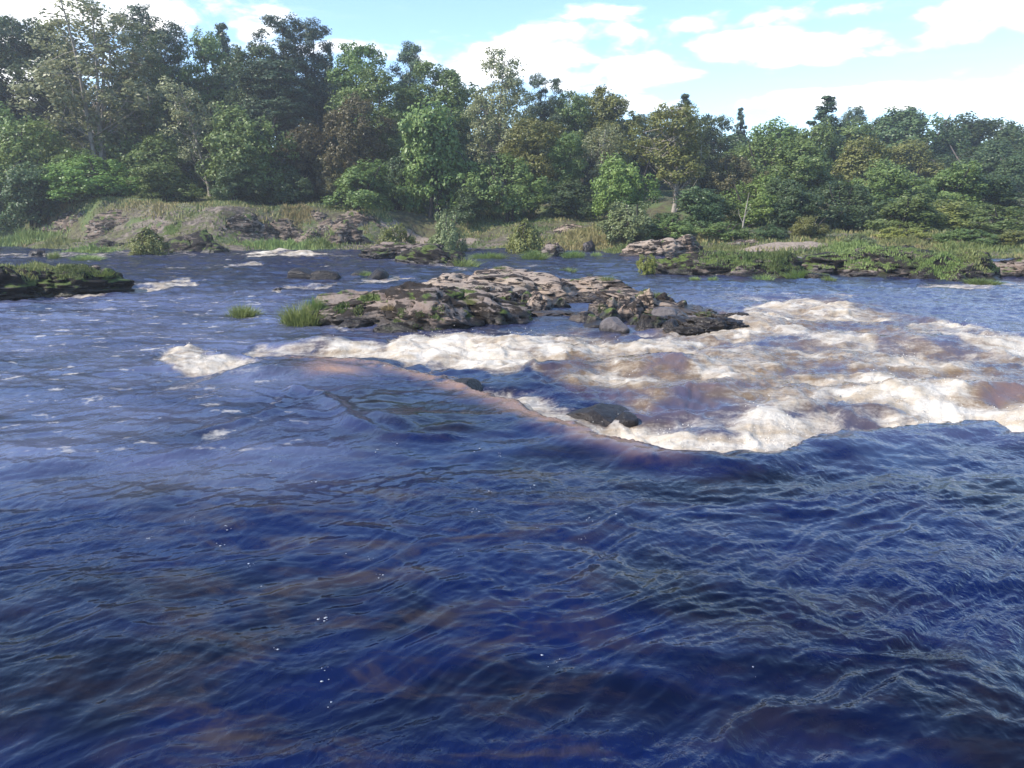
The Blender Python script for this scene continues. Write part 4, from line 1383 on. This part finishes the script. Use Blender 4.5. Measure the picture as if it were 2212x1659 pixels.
FAR_T, BACK, MID, FRONT = 84, 72, 64, 56
TREES = [
    # tall back row, left to right
    ('tall0', -60, 10, 170, 74, 'dark', 'grey', 'tall dark tree at the very edge of the wood, cut by the picture edge'),
    ('tall1', 40, 18, 170, 73, 'dark', 'grey', 'dark broad tree behind the big pale ash'),
    ('tall2', 120, 40, 150, 78, 'mid', 'grey', 'green tree filling the gap behind the big pale ash'),
    ('airy0', 190, -20, 300, 66, 'pale', 'pale', 'big pale airy ash with forked white trunk and drooping bare twigs'),
    ('pine2', 318, 2, 150, 74, 'pine', 'grey', 'tall dark conifer next to the big pale ash'),
    ('airy1', 285, 40, 130, 69, 'mid', 'pale', 'slender tree with a pale lower trunk below the tall dark conifer'),
    ('tall0', 440, 58, 150, 76, 'mid', 'grey', 'green tree behind the slim white-stemmed birch'),
    ('spruce0', 480, 34, 120, 82, 'pine', 'grey', 'spruce tip rising over the green trees near the birch'),
    ('tall1', 540, 70, 150, 74, 'dark', 'grey', 'dark green tree just upstream of the twin-topped pine'),
    ('pine0', 622, 20, 120, 74, 'pine', 'dark', 'twin-topped pine, its taller half'),
    ('pine1', 668, 32, 100, 75, 'pine', 'dark', 'twin-topped pine, its shorter half'),
    ('pine2', 590, 110, 160, 73, 'pine', 'dark', 'low blue-green pine crown under the twin tops'),
    ('spruce0', 708, 86, 70, 78, 'pine', 'dark', 'small spruce point right of the twin-topped pine'),
    ('tall2', 765, 68, 130, 74, 'mid', 'grey', 'tall green tree with a spiky top in the middle of the wood'),
    ('broad0', 815, 140, 180, 68, 'mid', 'grey', 'rounded mid-green crown over the rust-tinged tree'),
    ('pine1', 885, 84, 90, 76, 'pine', 'grey', 'thin windblown conifer leaning at the skyline'),
    ('tall0', 965, 118, 140, 72, 'mid', 'grey', 'green tree behind the big front sycamore'),
    ('airy1', 1068, 92, 160, 67, 'pale', 'grey', 'tall thin-leaved tree with white sky showing through its top'),
    ('pine0', 1170, 152, 80, 74, 'pine', 'dark', 'dark pine spike beyond the thin-leaved tree'),
    ('tall1', 1235, 178, 120, 74, 'mid', 'grey', 'middle-height green tree right of the dark pine spike'),
    ('tall2', 1320, 172, 150, 73, 'olive', 'grey', 'pale-topped tree above the crooked birch'),
    ('pine2', 1260, 215, 150, 80, 'pine', 'dark', 'dark conifer mass between pale-topped trees'),
    ('pine2', 1390, 235, 110, 80, 'pine', 'dark', 'dark conifer filling the dip left of the round-headed tree'),
    ('spruce0', 1480, 192, 110, 80, 'dark', 'dark', 'dark spruce hidden behind the round-headed tree'),
    ('broad1', 1530, 235, 120, 78, 'dark', 'grey', 'dark crown at the right shoulder of the round-headed tree'),
    ('spruce0', 1603, 224, 60, 88, 'pine', 'dark', 'little far spruce alone on the skyline'),
    ('broad2', 1660, 256, 190, 80, 'mid', 'grey', 'hazy green crown below the little far spruce'),
    ('spruce0', 1786, 196, 150, 78, 'pine', 'dark', 'wide-boughed spruce breaking the right skyline'),
    ('broad0', 1740, 268, 140, 76, 'mid', 'grey', 'green crown at the foot of the wide-boughed spruce'),
    ('tall0', 1850, 226, 90, 96, 'dark', 'grey', 'far tree with a lopsided top right of the wide-boughed spruce'),
    ('broad1', 1910, 234, 190, 96, 'dark', 'grey', 'first of the far rounded crowns on the right skyline'),
    ('broad3', 1990, 236, 190, 96, 'dark', 'grey', 'second of the far rounded crowns on the right skyline'),
    ('broad2', 2070, 244, 190, 98, 'dark', 'grey', 'third of the far rounded crowns on the right skyline'),
    ('broad0', 2140, 252, 190, 100, 'dark', 'grey', 'fourth of the far rounded crowns, just before the picture edge'),
    ('broad1', 2215, 272, 140, 100, 'dark', 'grey', 'far crown cut by the right picture edge'),
    ('tall2', 1980, 300, 150, 82, 'olive', 'grey', 'olive crown below the far rounded crowns'),
    ('broad3', 2110, 300, 170, 84, 'dark', 'grey', 'dark tree in the bluish dip near the picture edge'),
    ('broad2', 2200, 330, 150, 78, 'dark', 'grey', 'dark lower tree at the right picture edge'),
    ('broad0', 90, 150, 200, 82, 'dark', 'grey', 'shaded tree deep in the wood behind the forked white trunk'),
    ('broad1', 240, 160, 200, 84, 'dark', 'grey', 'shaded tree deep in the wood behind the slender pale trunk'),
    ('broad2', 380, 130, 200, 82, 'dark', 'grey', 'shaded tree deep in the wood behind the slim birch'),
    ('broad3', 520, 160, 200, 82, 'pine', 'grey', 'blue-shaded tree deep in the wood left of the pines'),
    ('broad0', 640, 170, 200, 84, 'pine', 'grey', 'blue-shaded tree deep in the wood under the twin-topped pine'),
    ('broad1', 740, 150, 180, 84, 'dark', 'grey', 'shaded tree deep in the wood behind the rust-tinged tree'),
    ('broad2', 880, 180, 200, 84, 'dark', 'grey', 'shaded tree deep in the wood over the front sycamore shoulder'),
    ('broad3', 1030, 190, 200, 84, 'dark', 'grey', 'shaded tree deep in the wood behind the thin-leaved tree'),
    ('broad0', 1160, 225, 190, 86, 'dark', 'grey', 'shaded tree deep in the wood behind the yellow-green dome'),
    ('broad1', 1290, 240, 190, 86, 'dark', 'grey', 'shaded tree deep in the wood behind the crooked birch'),
    ('broad2', 1420, 270, 190, 86, 'dark', 'grey', 'shaded tree deep in the wood behind the clean pale trunk'),
    ('broad3', 1560, 285, 190, 86, 'dark', 'grey', 'shaded tree deep in the wood behind the brownish crown'),
    ('broad0', 40, 230, 190, 70, 'mid', 'grey', 'half-hidden green tree between the left edge and the forked trunk'),
    ('shrub0', 290, 225, 170, 68, 'mid', 'grey', 'half-hidden green growth at the slender pale trunk'),
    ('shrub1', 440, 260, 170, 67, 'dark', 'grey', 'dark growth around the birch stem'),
    ('broad2', 1840, 262, 200, 88, 'mid', 'grey', 'green crown joining the spruce to the far rounded crowns'),
    ('tall1', -190, 20, 190, 70, 'dark', 'grey', 'dark tree of the wood beyond the left picture edge'),
    ('broad1', -330, 60, 220, 68, 'mid', 'grey', 'green tree of the wood farther beyond the left picture edge'),
    ('shrub2', -150, 270, 200, 60, 'mid', 'dark', 'thicket just beyond the left picture edge'),
    ('broad3', -500, 40, 240, 72, 'dark', 'grey', 'outermost dark tree beyond the left picture edge'),
    ('shrub0', -400, 280, 240, 60, 'bright', 'dark', 'outer bright thicket beyond the left picture edge'),
    ('broad0', 2340, 290, 200, 84, 'dark', 'grey', 'dark crown beyond the right picture edge'),
    ('shrub1', 2330, 400, 220, 56, 'mid', 'dark', 'thicket beyond the right picture edge'),
    ('broad2', 2520, 300, 220, 80, 'mid', 'grey', 'outermost green crown beyond the right picture edge'),
    # middle and front rows
    ('broad3', 772, 186, 140, 63, 'brown', 'dark', 'rust-tinged tree in the middle of the left wood'),
    ('broad2', 935, 212, 215, 60, 'mid', 'dark', 'big leafy front sycamore standing forward of the wood'),
    ('broad1', 1150, 238, 160, 63, 'olive', 'dark', 'yellow-green dome right of the thin-leaved tree'),
    ('broad0', 1095, 330, 170, 59, 'mid', 'dark', 'dark green tree with silvery leaf tips in front of the yellow-green dome'),
    ('birch0', 1285, 255, 110, 63, 'pale', 'pale', 'crooked white-stemmed birch with few leaves'),
    ('tall2', 1215, 275, 90, 62, 'mid', 'dark', 'narrow leafy tree left of the crooked birch'),
    ('shrub0', 1362, 335, 150, 55, 'bright', 'dark', 'fresh green tree below the crooked birch'),
    ('lolly0', 1466, 206, 190, 60, 'olive', 'pale', 'round-headed olive tree on a clean pale trunk'),
    ('shrub1', 1250, 385, 150, 58, 'dark', 'dark', 'dark bushy tree under the narrow leafy tree'),
    ('shrub2', 1010, 400, 120, 58, 'dark', 'dark', 'dark low growth between the two big front trees'),
    ('broad3', 1590, 330, 130, 60, 'brown', 'dark', 'brownish autumn crown right of the clean pale trunk'),
    ('broad0', 1660, 290, 170, 64, 'mid', 'dark', 'dark green tree with bright leaf clusters'),
    ('shrub0', 1630, 375, 150, 53, 'bright', 'dark', 'light green tree behind the white dead stem'),
    ('broad1', 1760, 300, 180, 64, 'mid', 'dark', 'full green tree below the wide-boughed spruce'),
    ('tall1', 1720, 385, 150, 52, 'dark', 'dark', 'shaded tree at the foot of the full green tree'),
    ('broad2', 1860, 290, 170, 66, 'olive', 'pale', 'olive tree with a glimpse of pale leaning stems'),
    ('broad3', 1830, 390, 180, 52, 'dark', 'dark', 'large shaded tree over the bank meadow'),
    ('broad0', 1960, 345, 170, 58, 'mid', 'dark', 'blurred green tree on the right slope'),
    ('broad1', 2050, 350, 160, 58, 'mid', 'dark', 'soft green tree next along the right slope'),
    ('shrub1', 1950, 420, 170, 50, 'mid', 'dark', 'low green growth spreading into the meadow'),
    ('shrub2', 2060, 430, 180, 50, 'olive', 'dark', 'olive thicket above the light meadow'),
    ('broad2', 2150, 375, 170, 58, 'dark', 'dark', 'dark rounded tree near the right picture edge'),
    ('shrub0', 2170, 440, 190, 50, 'mid', 'dark', 'green thicket ending at the right picture edge'),
    ('shrub1', 1510, 405, 170, 53, 'dark', 'dark', 'dark thicket under the clean pale trunk'),
    ('birch0', 437, 168, 130, 62, 'pale', 'pale', 'slim white-stemmed birch above the left thickets'),
    ('shrub0', 30, 262, 190, 63, 'bright', 'dark', 'bright green leafy thicket at the left picture edge'),
    ('shrub1', 130, 320, 170, 60, 'mid', 'dark', 'green thicket below the big pale ash'),
    ('shrub2', 60, 350, 190, 59, 'dark', 'dark', 'dark thicket low at the left picture edge'),
    ('shrub0', 220, 335, 190, 59, 'bright', 'dark', 'spreading light green thicket left of the birch foot'),
    ('shrub1', 345, 285, 170, 63, 'mid', 'dark', 'green thicket right below the slender pale trunk'),
    ('shrub2', 355, 350, 170, 59, 'mid', 'dark', 'layered green thicket in front of the birch foot'),
    ('shrub0', 535, 232, 190, 62, 'mid', 'dark', 'large bright-leaved thicket right of the birch'),
    ('shrub2', 500, 340, 150, 59, 'dark', 'dark', 'shaded olive thicket under the bright-leaved one'),
    ('shrub1', 640, 265, 170, 63, 'brown', 'dark', 'rust-brown bracken thicket on the slope'),
    ('shrub2', 720, 330, 130, 63, 'brown', 'dark', 'second brown thicket lower on the slope'),
    ('shrub0', 600, 350, 140, 60, 'dark', 'dark', 'dark thicket in the brown bracken'),
    ('shrub1', 765, 345, 170, 58, 'mid', 'dark', 'green thicket left of the big front sycamore'),
    ('shrub0', 850, 330, 130, 63, 'dark', 'dark', 'dark thicket in the shade behind the front sycamore'),
]
for a in TREES:
    tree(*a)

BUSHES = [
    ('bush0', 966, 452, 100, 48.5, 'willow', 'dark', 'grey-green willow bush alone on the bank'),
    ('bush1', 1132, 468, 115, 46.5, 'olive', 'dark', 'olive willow bush right of the grey-green one'),
    ('bush0', 1365, 432, 150, 49, 'willow', 'dark', 'largest willow bush, behind the golden reeds'),
    ('bush1', 1450, 465, 130, 49, 'mid', 'dark', 'low green bush joining the largest willow bush'),
    ('bush0', 1560, 478, 150, 48, 'mid', 'dark', 'flat green bush at the edge of the tan shelf'),
    ('bush1', 1660, 484, 110, 47, 'dark', 'dark', 'dark bush beside the white dead stem'),
    ('bush0', 1745, 465, 110, 47, 'olive', 'dark', 'pointed olive bush in front of the right wood'),
    ('bush1', 1860, 505, 80, 44, 'willow', 'dark', 'small grey-green bush in the meadow'),
    ('bush0', 1960, 490, 120, 46, 'yellow', 'dark', 'yellowish bush in the meadow'),
    ('bush1', 2080, 492, 140, 45, 'mid', 'dark', 'green bush spreading in the far right meadow'),
    ('bush0', 2190, 495, 120, 45, 'olive', 'dark', 'olive bush at the right picture edge'),
    ('bush1', 312, 488, 120, 45, 'olive', 'dark', 'round olive bush at the left water edge'),
    ('bush0', 860, 480, 90, 50, 'olive', 'dark', 'low olive bush where the slope meets the shingle'),
]
for a in BUSHES:
    tree(*a, name='bush', cat='bush')
# a bush that stands on the dark island
b = P(1393, 596)
root = empty('bush', b, .6)
tag(root, 'small yellow-green willow at the upstream tip of the dark island', 'bush')
root.scale = (.28, .28, .30)
tm, cm = proto('bush0')
obj('trunk', tm, root, BARK['dark'])
obj('crown', cm, root, LEAF['yellow'])

# bare white stem
t0, t1 = W(1603, 490, 48.5), W(1612, 415, 48.5)
zb = float(ground_z(t0.x, 48.5)) - .1
h = t1.z - zb
pts = [(0, 0, 0), (.06, 0, h * .3), (.18, .05, h * .6), (.30, 0, h)]
tb = [tube(pts, [.05, .045, .03, .012], 6), tube([(.12, 0, h * .45), (.35, .1, h * .6), (.5, .1, h * .72)], [.025, .02, .008], 5), tube([(.05, 0, h * .3), (-.2, .1, h * .5), (-.25, .1, h * .62)], [.022, .016, .008], 5)]
v, f = join_tubes(tb)
o = obj('dead_sapling', mesh_np('dead_sapling', v, f, BARK['pale'], True), None, None, (t0.x, 48.5, zb))
tag(o, 'thin bare white dead stem at the wood edge', 'sapling')

# ------------------------------------------------------------------ froth flecks and spray
rng = np.random.default_rng(9)
iv, if_ = ico(1)
VV, FF, cnt = [], [], 0


def add_blob(c, r, flat):
    global cnt
    VV.append(iv * np.array([r, r * rng.uniform(.8, 1.2), r * flat]) + c)
    FF.append(if_ + cnt)
    cnt += len(iv)


for i in range(40):
    t = rng.uniform(0, 1)
    if t < .55:
        px, py = rng.normal(1010, 210), rng.normal(1070, 110)
    elif t < .8:
        px, py = rng.uniform(100, 900), rng.uniform(850, 1250)
    else:
        px, py = rng.uniform(300, 1700), rng.uniform(1200, 1640)
    if py < 880 or py > 1655:
        continue
    p = P(px, py)
    for k in range(rng.integers(1, 7)):
        x, y = p.x + rng.normal(0, .02), p.y + rng.normal(0, .03)
        add_blob(np.array([x, y, water_z(x, y) + .001]), min(.007, rng.exponential(.0024) + .0012) * (1 + p.y / 12), .15)
o = obj('froth', mesh_np('froth', np.concatenate(VV), np.concatenate(FF), M_FROTH, True))
tag(o, 'small white froth bubbles drifting on the dark pool', 'froth', kind='stuff')
VV, FF, cnt = [], [], 0
fl = np.where((foam > .75) & (np.abs(X) < 16) & (Y > 5) & (Y < 18))[0]
for i in rng.choice(fl, 1500):
    hgt = rng.exponential(.06)
    add_blob(np.array([X[i] + rng.normal(0, .04), Y[i] + rng.normal(0, .04), Z[i] + hgt * .8]), rng.uniform(.002, .008), 1.0)
o = obj('spray', mesh_np('spray', np.concatenate(VV), np.concatenate(FF), M_SPRAY, True))
tag(o, 'white spray drops thrown up by the rapids', 'spray', kind='stuff')

# ------------------------------------------------------------------ damp river air
m, T = new_mat('river_haze')
pv = T.n('ShaderNodeVolumePrincipled')
pv.inputs['Color'].default_value = (.88, .93, 1.0, 1)
pv.inputs['Density'].default_value = .0010
pv.inputs['Anisotropy'].default_value = .3
o_ = T.n('ShaderNodeOutputMaterial')
T.link(pv.outputs[0], o_.inputs['Volume'])
e, z0, z1 = 2600.0, -2.2, 32.0
V8 = [(-e, -e, z0), (e, -e, z0), (e, e, z0), (-e, e, z0), (-e, -e, z1), (e, -e, z1), (e, e, z1), (-e, e, z1)]
haze = obj('haze', mesh_np('haze', V8, [(0, 3, 2, 1), (4, 5, 6, 7), (0, 1, 5, 4), (1, 2, 6, 5), (2, 3, 7, 6), (3, 0, 4, 7)], m))
tag(haze, 'thin pale haze hanging in the river air', 'haze', kind='stuff')
